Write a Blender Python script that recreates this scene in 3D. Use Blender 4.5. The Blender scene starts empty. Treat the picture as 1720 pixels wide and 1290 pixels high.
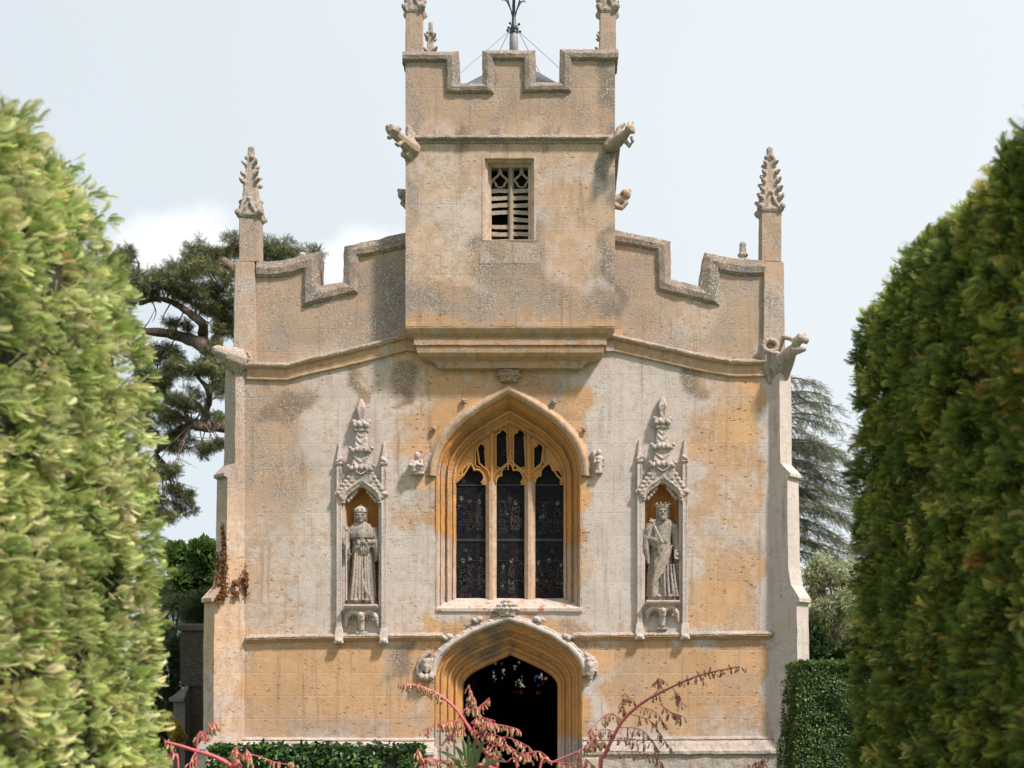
import bpy, bmesh, math, random
import numpy as np
from mathutils import Vector, Matrix, noise, geometry
R = math.radians
random.seed(7)
rng = np.random.default_rng(7)
sc = bpy.context.scene
COL = sc.collection

# ------------------------------------------------------------------ camera
D0 = 24.0            # metres from the lens to the chapel front (plane y = 0)
CX, CZ = 0.8, 1.7    # lens position
cam_d = bpy.data.cameras.new('camera')
cam = bpy.data.objects.new('camera', cam_d); COL.objects.link(cam)
cam.location = (CX, -D0, CZ); cam.rotation_euler = (R(90), 0, 0)
cam_d.sensor_width = 36; cam_d.lens = 50.23
cam_d.shift_x = -80/1720; cam_d.shift_y = 585/1720
cam_d.clip_start = 0.1; cam_d.clip_end = 2000
cam_d.dof.use_dof = True; cam_d.dof.focus_distance = 24; cam_d.dof.aperture_fstop = 3.8
sc.camera = cam

# ------------------------------------------------------------------ sky and sun
SUN = Vector((0.50, -0.37, 0.78)).normalized()
w = bpy.data.worlds.new('World'); sc.world = w; w.use_nodes = True
nt = w.node_tree; nt.nodes.clear()
def nd(nt, typ, ins=None, **props):
    n = nt.nodes.new(typ)
    for k, v in props.items(): setattr(n, k, v)
    for k, v in (ins or {}).items():
        s = n.inputs[k]
        if isinstance(v, bpy.types.NodeSocket): nt.links.new(v, s)
        elif isinstance(v, (tuple, list)) and len(v) == 3 and s.type == 'RGBA': s.default_value = (*v, 1)
        else: s.default_value = v
    return n
def mth(nt, op, a, b=0.0, c=0.0, clamp=False):
    n = nt.nodes.new('ShaderNodeMath'); n.operation = op; n.use_clamp = clamp
    for i, v in enumerate((a, b, c)):
        if isinstance(v, bpy.types.NodeSocket): nt.links.new(v, n.inputs[i])
        else: n.inputs[i].default_value = v
    return n.outputs[0]
def mixc(nt, f, a, b, blend='MIX'):
    n = nt.nodes.new('ShaderNodeMix'); n.data_type = 'RGBA'; n.blend_type = blend
    for i, v in ((0, f), (6, a), (7, b)):
        if isinstance(v, bpy.types.NodeSocket): nt.links.new(v, n.inputs[i])
        elif i == 0: n.inputs[0].default_value = v
        else: n.inputs[i].default_value = (*v, 1)
    return n.outputs[2]
def sstep(nt, x, lo, hi):
    n = nd(nt, 'ShaderNodeMapRange', {'Value': x, 'From Min': lo, 'From Max': hi}, interpolation_type='SMOOTHSTEP')
    return n.outputs[0]
sky = nd(nt, 'ShaderNodeTexSky', sky_type='NISHITA', sun_disc=False)
sky.sun_elevation = math.asin(SUN.z); sky.sun_rotation = math.atan2(SUN.x, SUN.y)
sky.air_density = 1.0; sky.dust_density = 3.0; sky.ozone_density = 1.0
skyc = mixc(nt, 1.0, sky.outputs[0], (0.10, 0.10, 0.10), 'MULTIPLY')
tc = nd(nt, 'ShaderNodeTexCoord')
sep = nd(nt, 'ShaderNodeSeparateXYZ', {0: tc.outputs['Generated']})
# thin high haze veiling the blue
hz = nd(nt, 'ShaderNodeTexNoise', {'Vector': tc.outputs['Generated'], 'Scale': 1.6, 'Detail': 3.0})
hf = mth(nt, 'MULTIPLY_ADD', hz.outputs[0], 0.22, 0.72)
c = mixc(nt, hf, skyc, (0.754, 0.815, 0.856))
# brighter towards the sun side (haze scatters forward)
rt = sstep(nt, sep.outputs[0], -0.35, 0.40)
c = mixc(nt, mth(nt, 'MULTIPLY', rt, 0.55), c, (0.82, 0.863, 0.886))
def cloud(c, dx, dz, rx, rz, seed, amt):
    # one cumulus bank in the direction (dx, 1, dz)
    px = mth(nt, 'DIVIDE', sep.outputs[0], sep.outputs[1]); pz = mth(nt, 'DIVIDE', sep.outputs[2], sep.outputs[1])
    ex = mth(nt, 'DIVIDE', mth(nt, 'SUBTRACT', px, dx), rx); ez = mth(nt, 'DIVIDE', mth(nt, 'SUBTRACT', pz, dz), rz)
    d = mth(nt, 'SQRT', mth(nt, 'ADD', mth(nt, 'MULTIPLY', ex, ex), mth(nt, 'MULTIPLY', ez, ez)))
    n = nd(nt, 'ShaderNodeTexNoise', {'Vector': tc.outputs['Generated'], 'Scale': 20.0, 'Detail': 5.0, 'Roughness': 0.52, 'Lacunarity': 2.1})
    n2 = nd(nt, 'ShaderNodeTexNoise', {'Vector': tc.outputs['Generated'], 'Scale': 9.0 + seed, 'Detail': 2.0})
    s = mth(nt, 'ADD', mth(nt, 'SUBTRACT', 1.0, d), mth(nt, 'ADD', mth(nt, 'MULTIPLY_ADD', n.outputs[0], 1.1, -0.55), mth(nt, 'MULTIPLY_ADD', n2.outputs[0], 1.2, -0.6)))
    up = mth(nt, 'GREATER_THAN', sep.outputs[1], 0.05)
    m = mth(nt, 'MULTIPLY', mth(nt, 'MULTIPLY', sstep(nt, s, 0.02, 0.50), amt), up)
    return mixc(nt, m, c, (0.93, 0.94, 0.945))
c = cloud(c, -0.262, 0.342, 0.058, 0.034, 0.0, 0.8)
c = cloud(c, -0.135, 0.333, 0.045, 0.030, 1.3, 0.8)
bg = nd(nt, 'ShaderNodeBackground', {'Color': c, 'Strength': 1.0})
out = nd(nt, 'ShaderNodeOutputWorld', {0: bg.outputs[0]})
sl = bpy.data.lights.new('sun', 'SUN'); sl.energy = 5.0; sl.angle = R(5.0); sl.color = (1.0, 0.935, 0.865)
so = bpy.data.objects.new('sun', sl); COL.objects.link(so)
so.rotation_euler = (-SUN).to_track_quat('-Z', 'Y').to_euler(); so.location = SUN*60
sc.view_settings.view_transform = 'Standard'; sc.view_settings.look = 'None'
sc.view_settings.exposure = 0.2; sc.view_settings.gamma = 1.0
sc.cycles.max_bounces = 6; sc.cycles.transparent_max_bounces = 8

# ------------------------------------------------------------------ helpers
def W(px, py, Y=0.0):
    """photograph measurement at depth Y -> point in metres"""
    k = (D0 + Y)/2400
    return Vector((CX + (px-940)*k, Y, CZ + (1230-py)*k))
def FX(px): return (px-860)/100
def FZ(py): return (1400-py)/100
def empty(name, loc=(0, 0, 0), label=None, cat=None, group=None, parent=None):
    o = bpy.data.objects.new(name, None); COL.objects.link(o); o.location = loc
    if parent: o.parent = parent
    return tag(o, label, cat, group)
def tag(o, label=None, cat=None, group=None, kind=None):
    if label: o['label'] = label
    if cat: o['category'] = cat
    if group: o['group'] = group
    if kind: o['kind'] = kind
    return o
def link(name, me, mat, parent=None):
    o = bpy.data.objects.new(name, me); COL.objects.link(o)
    if mat:
        for m in (mat if isinstance(mat, (list, tuple)) else [mat]): me.materials.append(m)
    if parent: o.parent = parent
    return o

# weathering masks of the stone, by place on the front: grey crust, ochre (fresh stone), dark lichen
ZONES = [  # x0, x1, y0, y1 (photo measure), softness, (grey, ochre, dark)
    (300, 1400, -300, 1700, 1, (0.45, 0.35, 0.10)),
    (660, 1050, -200, 232, 8, (0.32, 0.20, 0.33)),
    (670, 1050, 232, 450, 8, (0.36, 0.30, 0.13)),
    (690, 810, 270, 440, 40, (0.50, 0.26, 0.05)),
    (910, 1010, 270, 430, 40, (0.28, 0.42, 0.03)),
    (800, 920, 400, 500, 14, (0.40, 0.30, 0.45)),
    (675, 1040, 492, 550, 8, (0.40, 0.36, 0.40)),
    (1018, 1040, 80, 560, 10, (0.60, 0.10, 0.72)),
    (675, 697, 80, 560, 10, (0.55, 0.15, 0.45)),
    (390, 680, 380, 605, 14, (0.36, 0.24, 0.36)),
    (600, 680, 420, 590, 25, (0.55, 0.08, 0.50)),  # grey weathering, with the tower's shade on the parapet put into the colour
    (1035, 1320, 380, 600, 14, (0.38, 0.30, 0.33)),
    (1120, 1200, 500, 560, 20, (0.42, 0.50, 0.10)),
    (670, 1040, 546, 622, 6, (0.20, 0.86, 0.20)),
    (880, 1040, 560, 622, 25, (0.48, 0.62, 0.14)),
    (640, 1010, 615, 700, 25, (0.34, 0.62, 0.10)),
    (960, 1090, 600, 720, 25, (0.66, 0.40, 0.22)),
    (413, 720, 655, 1062, 40, (0.72, 0.25, 0.03)),
    (400, 520, 625, 900, 30, (0.42, 0.30, 0.36)),
    (443, 518, 650, 702, 5, (0.40, 0.25, 0.66)),
    (510, 700, 600, 680, 30, (0.62, 0.42, 0.02)),
    (400, 500, 860, 1070, 40, (0.48, 0.42, 0.05)),
    (680, 735, 690, 905, 18, (0.32, 0.66, 0.05)),
    (680, 735, 905, 1065, 18, (0.74, 0.30, 0.02)),
    (985, 1165, 600, 1062, 25, (0.84, 0.18, 0.03)),
    (1170, 1276, 690, 1062, 22, (0.24, 0.66, 0.03)),
    (1235, 1276, 640, 720, 10, (0.25, 0.75, 0.05)),
    (1200, 1280, 800, 930, 25, (0.50, 0.48, 0.03)),
    (1283, 1370, 560, 1420, 10, (0.86, 0.14, 0.12)),
    (340, 414, 600, 880, 10, (0.50, 0.35, 0.36)),
    (340, 414, 880, 1420, 30, (0.32, 0.44, 0.05)),
    (413, 730, 1078, 1240, 8, (0.08, 0.68, 0.06)),
    (413, 730, 1078, 1112, 8, (0.06, 0.86, 0.08)),
    (413, 730, 1190, 1240, 20, (0.25, 0.50, 0.03)),
    (680, 735, 1150, 1240, 15, (0.40, 0.45, 0.03)),
    (975, 1290, 1078, 1225, 8, (0.12, 0.66, 0.06)),
    (975, 1290, 1078, 1112, 8, (0.08, 0.84, 0.08)),
    (975, 1030, 1120, 1240, 15, (0.70, 0.35, 0.03)),
    (1100, 1290, 1190, 1235, 20, (0.35, 0.50, 0.03)),
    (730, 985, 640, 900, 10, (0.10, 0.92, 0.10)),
    (700, 1000, 1003, 1062, 15, (0.70, 0.30, 0.05)),
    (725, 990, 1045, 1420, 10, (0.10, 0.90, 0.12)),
    (300, 1400, 1240, 1700, 6, (0.72, 0.25, 0.20)),
]
_rz = random.Random(44)
for _i in range(34):
    _lx, _ly = _rz.choice(((_rz.uniform(690, 1025), 232), (_rz.uniform(420, 1290), 1076), (_rz.uniform(420, 690), 612), (_rz.uniform(1040, 1280), 600), (_rz.uniform(690, 1030), 98), (_rz.uniform(735, 980), 1024)))
    _w = _rz.uniform(3, 14); ZONES.append((_lx-_w, _lx+_w, _ly, _ly+_rz.uniform(20, 75), 6, (0.30, 0.30, _rz.uniform(0.35, 0.62))))
def weather_xyz(co):
    px = co[:, 0]*100+860; py = 1400-co[:, 2]*100
    res = np.zeros((len(co), 4)); res[:, 3] = 1
    px = px + 12*np.sin(py/23.0+1.3) + 7*np.sin(py/9.1) + 6*np.sin(px/11.3); py = py + 10*np.sin(px/27.0) + 6*np.sin(px/8.3+2)
    for x0, x1, y0, y1, s, v in ZONES:
        s = max(s, 1)
        f = lambda t: np.clip(t/(2*s)+0.5, 0, 1)
        wt = f(px-x0)*f(x1-px)*f(py-y0)*f(y1-py); wt = wt*wt*(3-2*wt)
        for i in range(3): res[:, i] = res[:, i]*(1-wt)+v[i]*wt
    return res
def set_weather(me, over=None, add=None):
    n = len(me.vertices)
    co = np.empty(n*3, dtype=np.float32); me.vertices.foreach_get('co', co); co = co.reshape(-1, 3)
    a = weather_xyz(co.astype(np.float64))
    if over:
        for i, v in enumerate(over):
            if v is not None: a[:, i] = v
    if add:
        for i, v in enumerate(add): a[:, i] += v
    at = me.color_attributes.new('weather', 'FLOAT_COLOR', 'POINT')
    at.data.foreach_set('color', a.astype(np.float32).ravel())

def jitter_co(v, amt, f):
    p = v*f
    return noise.noise_vector(p)*amt
def stone(name, bm, mat, parent=None, tess=0.22, jit=0.0, jf=3.0, smooth=False, over=None, add=None, bevel=0.0):
    bmesh.ops.recalc_face_normals(bm, faces=bm.faces[:])
    if bevel:
        ed = [e for e in bm.edges if len(e.link_faces) == 2 and e.calc_face_angle(0) > 0.6]
        bmesh.ops.bevel(bm, geom=ed, offset=bevel, segments=2, affect='EDGES', clamp_overlap=True)
    if tess:
        for _ in range(7):
            ed = [e for e in bm.edges if e.calc_length() > tess]
            if not ed: break
            bmesh.ops.subdivide_edges(bm, edges=ed, cuts=1, use_grid_fill=True)
        bmesh.ops.triangulate(bm, faces=[f for f in bm.faces if len(f.verts) > 4])
    if jit:
        for v in bm.verts: v.co += jitter_co(v.co, jit, jf)
    me = bpy.data.meshes.new(name); bm.to_mesh(me); bm.free()
    if smooth: me.polygons.foreach_set('use_smooth', [True]*len(me.polygons))
    set_weather(me, over, add)
    return link(name, me, mat, parent)
def carved(name, bm, mat, parent=None, voxel=0.01, jit=0.004, jf=14.0, over=None, add=None, smooth_it=1):
    """fuse overlapping masses into one weather-worn carved surface"""
    me = bpy.data.meshes.new('rough'); bmesh.ops.recalc_face_normals(bm, faces=bm.faces[:]); bm.to_mesh(me); bm.free()
    o = bpy.data.objects.new('rough', me); COL.objects.link(o)
    m = o.modifiers.new('r', 'REMESH'); m.mode = 'VOXEL'; m.voxel_size = voxel
    s = o.modifiers.new('s', 'SMOOTH'); s.factor = 0.5; s.iterations = smooth_it
    dg = bpy.context.evaluated_depsgraph_get(); dg.update()
    me2 = bpy.data.meshes.new_from_object(o.evaluated_get(dg))
    bpy.data.objects.remove(o); bpy.data.meshes.remove(me)
    me2.name = name
    n = len(me2.vertices)
    if jit:
        for v in me2.vertices: v.co += jitter_co(v.co, jit, jf)
    me2.polygons.foreach_set('use_smooth', [True]*len(me2.polygons))
    set_weather(me2, over, add)
    return link(name, me2, mat, parent)

def add_box(bm, x0, x1, y0, y1, z0, z1, M=None):
    vs = [bm.verts.new((x, y, z)) for x in (x0, x1) for y in (y0, y1) for z in (z0, z1)]
    for f in ((0, 1, 3, 2), (4, 6, 7, 5), (0, 4, 5, 1), (2, 3, 7, 6), (0, 2, 6, 4), (1, 5, 7, 3)):
        bm.faces.new([vs[i] for i in f])
    if M is not None:
        for v in vs: v.co = M @ v.co
    return vs
def add_prism(bm, poly, y0, y1):
    """polygon in (x, z) extruded from y0 to y1"""
    a = [bm.verts.new((x, y0, z)) for x, z in poly]; b = [bm.verts.new((x, y1, z)) for x, z in poly]
    bm.faces.new(a); bm.faces.new(b[::-1]); n = len(poly)
    for i in range(n): bm.faces.new((a[i], a[(i+1) % n], b[(i+1) % n], b[i]))
def add_loft(bm, rings, cap=True, closed=True):
    vs = [[bm.verts.new(p) for p in r] for r in rings]
    n = len(vs[0])
    for a, b in zip(vs, vs[1:]):
        for i in range(n if closed else n-1):
            j = (i+1) % n
            bm.faces.new((a[i], a[j], b[j], b[i]))
    if cap: bm.faces.new(vs[0][::-1]); bm.faces.new(vs[-1])
    return vs
def add_tube(bm, pts, rad, seg=8, squash=None, cap=True):
    pts = [Vector(p) for p in pts]
    if not isinstance(rad, (list, tuple)): rad = [rad]*len(pts)
    rings = []; up = None
    for i, p in enumerate(pts):
        t = (pts[min(i+1, len(pts)-1)]-pts[max(i-1, 0)]).normalized()
        if up is None:
            up = Vector((0, 0, 1)) if abs(t.z) < 0.9 else Vector((1, 0, 0))
        u = t.cross(up).normalized(); v = u.cross(t).normalized(); up = v
        rings.append([p+(u*math.cos(a)+v*math.sin(a))*rad[i] for a in [2*math.pi*k/seg for k in range(seg)]])
    add_loft(bm, rings, cap)
def add_ball(bm, c, r, seg=10, rot=None):
    if not isinstance(r, (tuple, list)): r = (r, r, r)
    M = Matrix.Translation(c)
    if rot is not None: M = M @ rot
    M = M @ Matrix.Diagonal((*r, 1))
    bmesh.ops.create_uvsphere(bm, u_segments=seg, v_segments=max(5, seg*2//3), radius=1, matrix=M)
def add_rect_loft(bm, levels):
    """levels: (z, x0, x1, y0, y1)"""
    add_loft(bm, [[(x0, y0, z), (x1, y0, z), (x1, y1, z), (x0, y1, z)] for z, x0, x1, y0, y1 in levels])
def inside(poly, p):
    P = np.array(poly); x, y = p[:, 0], p[:, 1]; r = np.zeros(len(p), bool); j = len(P)-1
    for i in range(len(P)):
        xi, yi = P[i]; xj, yj = P[j]
        if yi != yj:
            c = ((yi > y) != (yj > y)) & (x < (xj-xi)*(y-yi)/(yj-yi)+xi); r ^= c
        j = i
    return r
def resample(poly, step, closed=True):
    out = []
    n = len(poly)
    for i in range(n if closed else n-1):
        a = Vector(poly[i]); b = Vector(poly[(i+1) % n]); k = max(1, int((b-a).length/step))
        for q in range(k): out.append(tuple(a+(b-a)*(q/k)))
    if not closed: out.append(tuple(poly[-1]))
    return out
def add_plate(bm, outline, holes, y0, y1, step=0.08, hole_back=None):
    """wall plate in (x, z) with openings; y0 is the face towards the camera"""
    outline = resample(outline, step*1.5)
    loops = [outline]+[list(h) for h in holes]
    pts = []; edges = []
    for lp in loops:
        s = len(pts); pts += [Vector(p) for p in lp]; n = len(lp)
        edges += [(s+i, s+(i+1) % n) for i in range(n)]
    P = np.array(outline); x0, z0 = P.min(0); x1, z1 = P.max(0)
    gx, gz = np.meshgrid(np.arange(x0+step/2, x1, step), np.arange(z0+step/2, z1, step))
    g = np.c_[gx.ravel(), gz.ravel()]; g = g+rng.uniform(-step*.2, step*.2, g.shape)
    k = inside(outline, g)
    for h in holes: k &= ~inside(h, g)
    pts += [Vector(p) for p in g[k]]
    vo, eo, fo, *_ = geometry.delaunay_2d_cdt(pts, edges, [], 0, 1e-5)
    V = np.array([tuple(v) for v in vo]); F = np.array([tuple(f) for f in fo])
    c = V[F].mean(1); k = inside(outline, c)
    for h in holes: k &= ~inside(h, c)
    F = F[k]
    fr = [bm.verts.new((x, y0, z)) for x, z in V]; bk = [bm.verts.new((x, y1, z)) for x, z in V]
    for f in F:
        bm.faces.new([fr[i] for i in f]); bm.faces.new([bk[i] for i in f[::-1]])
    cnt = {}
    for f in F:
        for a, b in ((f[0], f[1]), (f[1], f[2]), (f[2], f[0])):
            e = (min(a, b), max(a, b)); cnt[e] = cnt.get(e, 0)+1
    for (a, b), q in cnt.items():
        if q == 1: bm.faces.new((fr[a], fr[b], bk[b], bk[a]))
    lone = [v for v in bm.verts if not v.link_faces]
    bmesh.ops.delete(bm, geom=lone, context='VERTS')

# ------------------------------------------------------------------ materials
def new_mat(name):
    m = bpy.data.materials.new(name); m.use_nodes = True; nt = m.node_tree; nt.nodes.clear()
    return m, nt
def out_mat(nt, sh): nd(nt, 'ShaderNodeOutputMaterial', {0: sh})
def simple(name, col, rough=0.6, metal=0.0, noise_amt=0.25, scale=12.0, bump=0.1):
    m, nt = new_mat(name)
    tc = nd(nt, 'ShaderNodeTexCoord')
    n = nd(nt, 'ShaderNodeTexNoise', {'Vector': tc.outputs['Object'], 'Scale': scale, 'Detail': 6.0})
    k = mth(nt, 'MULTIPLY_ADD', n.outputs[0], 2*noise_amt, 1-noise_amt)
    v = nd(nt, 'ShaderNodeCombineXYZ', {0: k, 1: k, 2: k})
    c = mixc(nt, 1.0, col, v.outputs[0], 'MULTIPLY')
    b = nd(nt, 'ShaderNodeBump', {'Height': n.outputs[0], 'Strength': bump})
    p = nd(nt, 'ShaderNodeBsdfPrincipled', {'Base Color': c, 'Roughness': rough, 'Metallic': metal, 'Normal': b.outputs[0]})
    out_mat(nt, p.outputs[0]); return m
def stone_mat(name, cream=(0.48, 0.335, 0.235), ochre=(0.51, 0.305, 0.165), grey=(0.53, 0.46, 0.425), dark=(0.125, 0.092, 0.068),
              blocks=1.0, pits=1.0, lichen=1.0, bw=0.86, bh=0.385, rust=0.0):
    m, nt = new_mat(name)
    tc = nd(nt, 'ShaderNodeTexCoord'); P = tc.outputs['Object']
    at = nd(nt, 'ShaderNodeAttribute', attribute_name='weather')
    s = nd(nt, 'ShaderNodeSeparateColor', {0: at.outputs[0]})
    def nz(scale, det=6.0, rough=0.6, vec=P, typ='ShaderNodeTexNoise'):
        return nd(nt, typ, {'Vector': vec, 'Scale': scale, 'Detail': det, 'Roughness': rough}).outputs[0]
    nA = nz(1.7, 8.0, 0.66); nB = nz(7.5, 8.0, 0.7); nC = nz(38.0, 5.0, 0.65); nD = nz(3.1, 7.0, 0.7)
    # ashlar: uneven blocks, thin pale joints
    mp = nd(nt, 'ShaderNodeMapping', {'Vector': P, 'Rotation': (R(90), 0, 0)})
    sp = nd(nt, 'ShaderNodeSeparateXYZ', {0: P})
    wob = mth(nt, 'MULTIPLY_ADD', nz(0.9, 1.0), 0.10, -0.05)
    bx = mth(nt, 'ADD', mth(nt, 'ADD', sp.outputs[0], mth(nt, 'MULTIPLY', sp.outputs[1], 0.7)), mth(nt, 'MULTIPLY', wob, 0.3))
    bv = nd(nt, 'ShaderNodeCombineXYZ', {0: bx, 1: mth(nt, 'ADD', sp.outputs[2], mth(nt, 'MULTIPLY', nC, 0.004)), 2: 0.0})
    br = nd(nt, 'ShaderNodeTexBrick', {'Vector': bv.outputs[0], 'Color1': (0, 0, 0), 'Color2': (1, 1, 1), 'Mortar': (0.5, 0.5, 0.5), 'Scale': 1.0,
            'Mortar Size': 0.006, 'Mortar Smooth': 0.6, 'Bias': 0.0, 'Brick Width': bw, 'Row Height': bh}, offset=0.41, squash=0.72, squash_frequency=3)
    tint = nd(nt, 'ShaderNodeSeparateColor', {0: br.outputs['Color']}).outputs[0]
    joint = br.outputs['Fac']
    bk = mth(nt, 'MULTIPLY_ADD', s.outputs[1], 1.0*blocks, 0.06*blocks, True)
    tn = mth(nt, 'MULTIPLY', mth(nt, 'SUBTRACT', tint, 0.5), bk)
    # masks
    def mask(ch, a, b, t, lo, hi):
        v = mth(nt, 'ADD', s.outputs[ch], mth(nt, 'ADD', mth(nt, 'MULTIPLY_ADD', nA, a, -a/2), mth(nt, 'MULTIPLY_ADD', nB, b, -b/2)))
        v = mth(nt, 'MULTIPLY_ADD', tn, t, v)
        return sstep(nt, v, lo, hi)
    go = mask(1, 1.5, 1.0, 0.50, 0.24, 0.84)
    gg = mask(0, 1.5, 1.3, -0.42, 0.24, 0.76)
    gd = mth(nt, 'ADD', mth(nt, 'ADD', s.outputs[2], mth(nt, 'MULTIPLY_ADD', nA, 1.0, -0.5)), mth(nt, 'ADD', mth(nt, 'MULTIPLY_ADD', nB, 1.1, -0.55), mth(nt, 'MULTIPLY_ADD', nC, 1.6, -0.8)))
    gd = sstep(nt, gd, 0.12, 0.75)
    c = mixc(nt, go, cream, ochre)
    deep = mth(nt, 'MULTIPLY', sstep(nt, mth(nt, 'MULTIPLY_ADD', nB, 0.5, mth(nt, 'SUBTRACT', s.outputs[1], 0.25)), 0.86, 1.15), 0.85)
    c = mixc(nt, deep, c, (0.58, 0.275, 0.07))  # deep orange of fresh stone, with extra brightness for the shaded niches put in
    # richer orange veins in fresh stone
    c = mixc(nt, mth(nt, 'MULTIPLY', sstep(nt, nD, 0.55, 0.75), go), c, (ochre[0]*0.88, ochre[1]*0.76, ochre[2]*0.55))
    c = mixc(nt, mth(nt, 'MULTIPLY', gg, 0.85), c, grey)
    c = mixc(nt, mth(nt, 'MULTIPLY', gd, 0.78), c, dark)
    # block tone, mottling
    k = mth(nt, 'ADD', mth(nt, 'MULTIPLY_ADD', tn, 0.34, 1.0), mth(nt, 'ADD', mth(nt, 'MULTIPLY_ADD', nC, 0.70, -0.35), mth(nt, 'MULTIPLY_ADD', nB, 0.85, -0.425)))
    kv = nd(nt, 'ShaderNodeCombineXYZ', {0: k, 1: k, 2: k})
    c = mixc(nt, 1.0, c, kv.outputs[0], 'MULTIPLY')
    c = mixc(nt, mth(nt, 'MULTIPLY', mth(nt, 'MULTIPLY', joint, mth(nt, 'MULTIPLY', bk, 0.8)), mth(nt, 'MULTIPLY_ADD', nD, 2.2, -0.6, True)), c, (0.62, 0.54, 0.44))
    # rain streaks down the face
    stv = nd(nt, 'ShaderNodeMapping', {'Vector': P, 'Scale': (9.0, 9.0, 0.55)})
    st = nz(1.0, 5.0, 0.6, stv.outputs[0])
    c = mixc(nt, mth(nt, 'MULTIPLY', sstep(nt, st, 0.52, 0.72), 0.55), c, (dark[0]*1.9, dark[1]*1.8, dark[2]*1.7))
    # pale lichen rosettes
    vo = nd(nt, 'ShaderNodeTexVoronoi', {'Vector': P, 'Scale': 27.0, 'Randomness': 1.0})
    vn = mth(nt, 'ADD', vo.outputs['Distance'], mth(nt, 'MULTIPLY_ADD', nC, 0.5, -0.25))
    lm = mth(nt, 'MULTIPLY', sstep(nt, vn, 0.36, 0.22), sstep(nt, mth(nt, 'ADD', nz(0.8, 5.0, 0.7), mth(nt, 'ADD', mth(nt, 'MULTIPLY', gg, 0.06), mth(nt, 'MULTIPLY', gd, 0.12))), 0.52, 0.66))
    c = mixc(nt, mth(nt, 'MULTIPLY', lm, 0.65*lichen), c, (0.60, 0.585, 0.54))
    # pits and scars eroded along the bedding
    pv = nd(nt, 'ShaderNodeMapping', {'Vector': P, 'Scale': (9.0, 9.0, 17.0)})
    pvn = nd(nt, 'ShaderNodeVectorMath', {0: pv.outputs[0], 1: nd(nt, 'ShaderNodeTexNoise', {'Vector': P, 'Scale': 22.0, 'Detail': 4.0}).outputs[1]}, operation='ADD')
    pn = nd(nt, 'ShaderNodeTexVoronoi', {'Vector': pvn.outputs[0], 'Scale': 0.75})
    sel = sstep(nt, nz(2.3, 4.0), 0.40, 0.60)
    pit = mth(nt, 'MULTIPLY', sstep(nt, mth(nt, 'ADD', pn.outputs['Distance'], mth(nt, 'MULTIPLY_ADD', nC, 0.5, -0.25)), 0.26, 0.10), sel)
    pv2 = nd(nt, 'ShaderNodeMapping', {'Vector': P, 'Scale': (21.0, 21.0, 33.0)})
    pn2 = nd(nt, 'ShaderNodeTexVoronoi', {'Vector': nd(nt, 'ShaderNodeVectorMath', {0: pv2.outputs[0], 1: nd(nt, 'ShaderNodeTexNoise', {'Vector': P, 'Scale': 30.0, 'Detail': 3.0}).outputs[1]}, operation='ADD').outputs[0], 'Scale': 1.0})
    sel2 = sstep(nt, nz(1.1, 5.0, 0.7), 0.46, 0.60)
    pit = mth(nt, 'MAXIMUM', pit, mth(nt, 'MULTIPLY', sstep(nt, pn2.outputs['Distance'], 0.26, 0.14), mth(nt, 'MULTIPLY', sel2, 0.75)))
    pit = mth(nt, 'MULTIPLY', pit, mth(nt, 'MULTIPLY_ADD', s.outputs[1], 1.25, 0.10, True))
    pit = mth(nt, 'MULTIPLY', pit, pits)
    c = mixc(nt, mth(nt, 'MULTIPLY', pit, 0.8), c, (0.17, 0.095, 0.04))
    if rust:
        c = mixc(nt, mth(nt, 'MULTIPLY', sstep(nt, mth(nt, 'ADD', mth(nt, 'MULTIPLY', nB, 0.6), mth(nt, 'MULTIPLY', nD, 0.5)), 0.60, 0.64), rust), c, (0.33, 0.105, 0.022))
    h = mth(nt, 'ADD', mth(nt, 'MULTIPLY', nB, 0.5), mth(nt, 'MULTIPLY', nC, 0.5))
    h = mth(nt, 'SUBTRACT', h, mth(nt, 'MULTIPLY', pit, 1.2))
    h = mth(nt, 'SUBTRACT', h, mth(nt, 'MULTIPLY', joint, 0.35*blocks))
    b = nd(nt, 'ShaderNodeBump', {'Height': h, 'Strength': 0.55, 'Distance': 0.018})
    p = nd(nt, 'ShaderNodeBsdfPrincipled', {'Base Color': c, 'Roughness': 0.92, 'Specular IOR Level': 0.2, 'Normal': b.outputs[0]})
    out_mat(nt, p.outputs[0]); return m
M_ASH = stone_mat('weathered_ashlar')
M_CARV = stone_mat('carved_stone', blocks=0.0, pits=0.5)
M_SILL = stone_mat('lichened_sill', blocks=0.0, pits=0.4, rust=0.9)
M_OLD = stone_mat('blackened_stone', cream=(0.16, 0.13, 0.10), ochre=(0.20, 0.14, 0.08), grey=(0.17, 0.155, 0.145), dark=(0.03, 0.026, 0.022), bw=0.5, bh=0.3, blocks=0.25, lichen=0.25)
M_STAT = stone_mat('statue_stone', cream=(0.42, 0.34, 0.26), ochre=(0.38, 0.24, 0.12), grey=(0.46, 0.40, 0.36), dark=(0.08, 0.064, 0.052), blocks=0.0, pits=0.3, lichen=0.5)
M_ROOF = simple('lead_roof', (0.10, 0.105, 0.12), 0.6)
M_WOOD = simple('weathered_pole', (0.33, 0.30, 0.32), 0.7, 0, 0.3, 25)
M_IRON = simple('painted_iron', (0.035, 0.045, 0.05), 0.45, 0.3)
M_WIRE = simple('steel_wire', (0.30, 0.32, 0.35), 0.4, 0.6)
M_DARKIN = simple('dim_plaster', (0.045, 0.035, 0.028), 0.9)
M_LOUV = stone_mat('louvre_stone', cream=(0.34, 0.27, 0.20), ochre=(0.33, 0.25, 0.16), grey=(0.32, 0.27, 0.23), blocks=0.0, pits=0.2)
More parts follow.
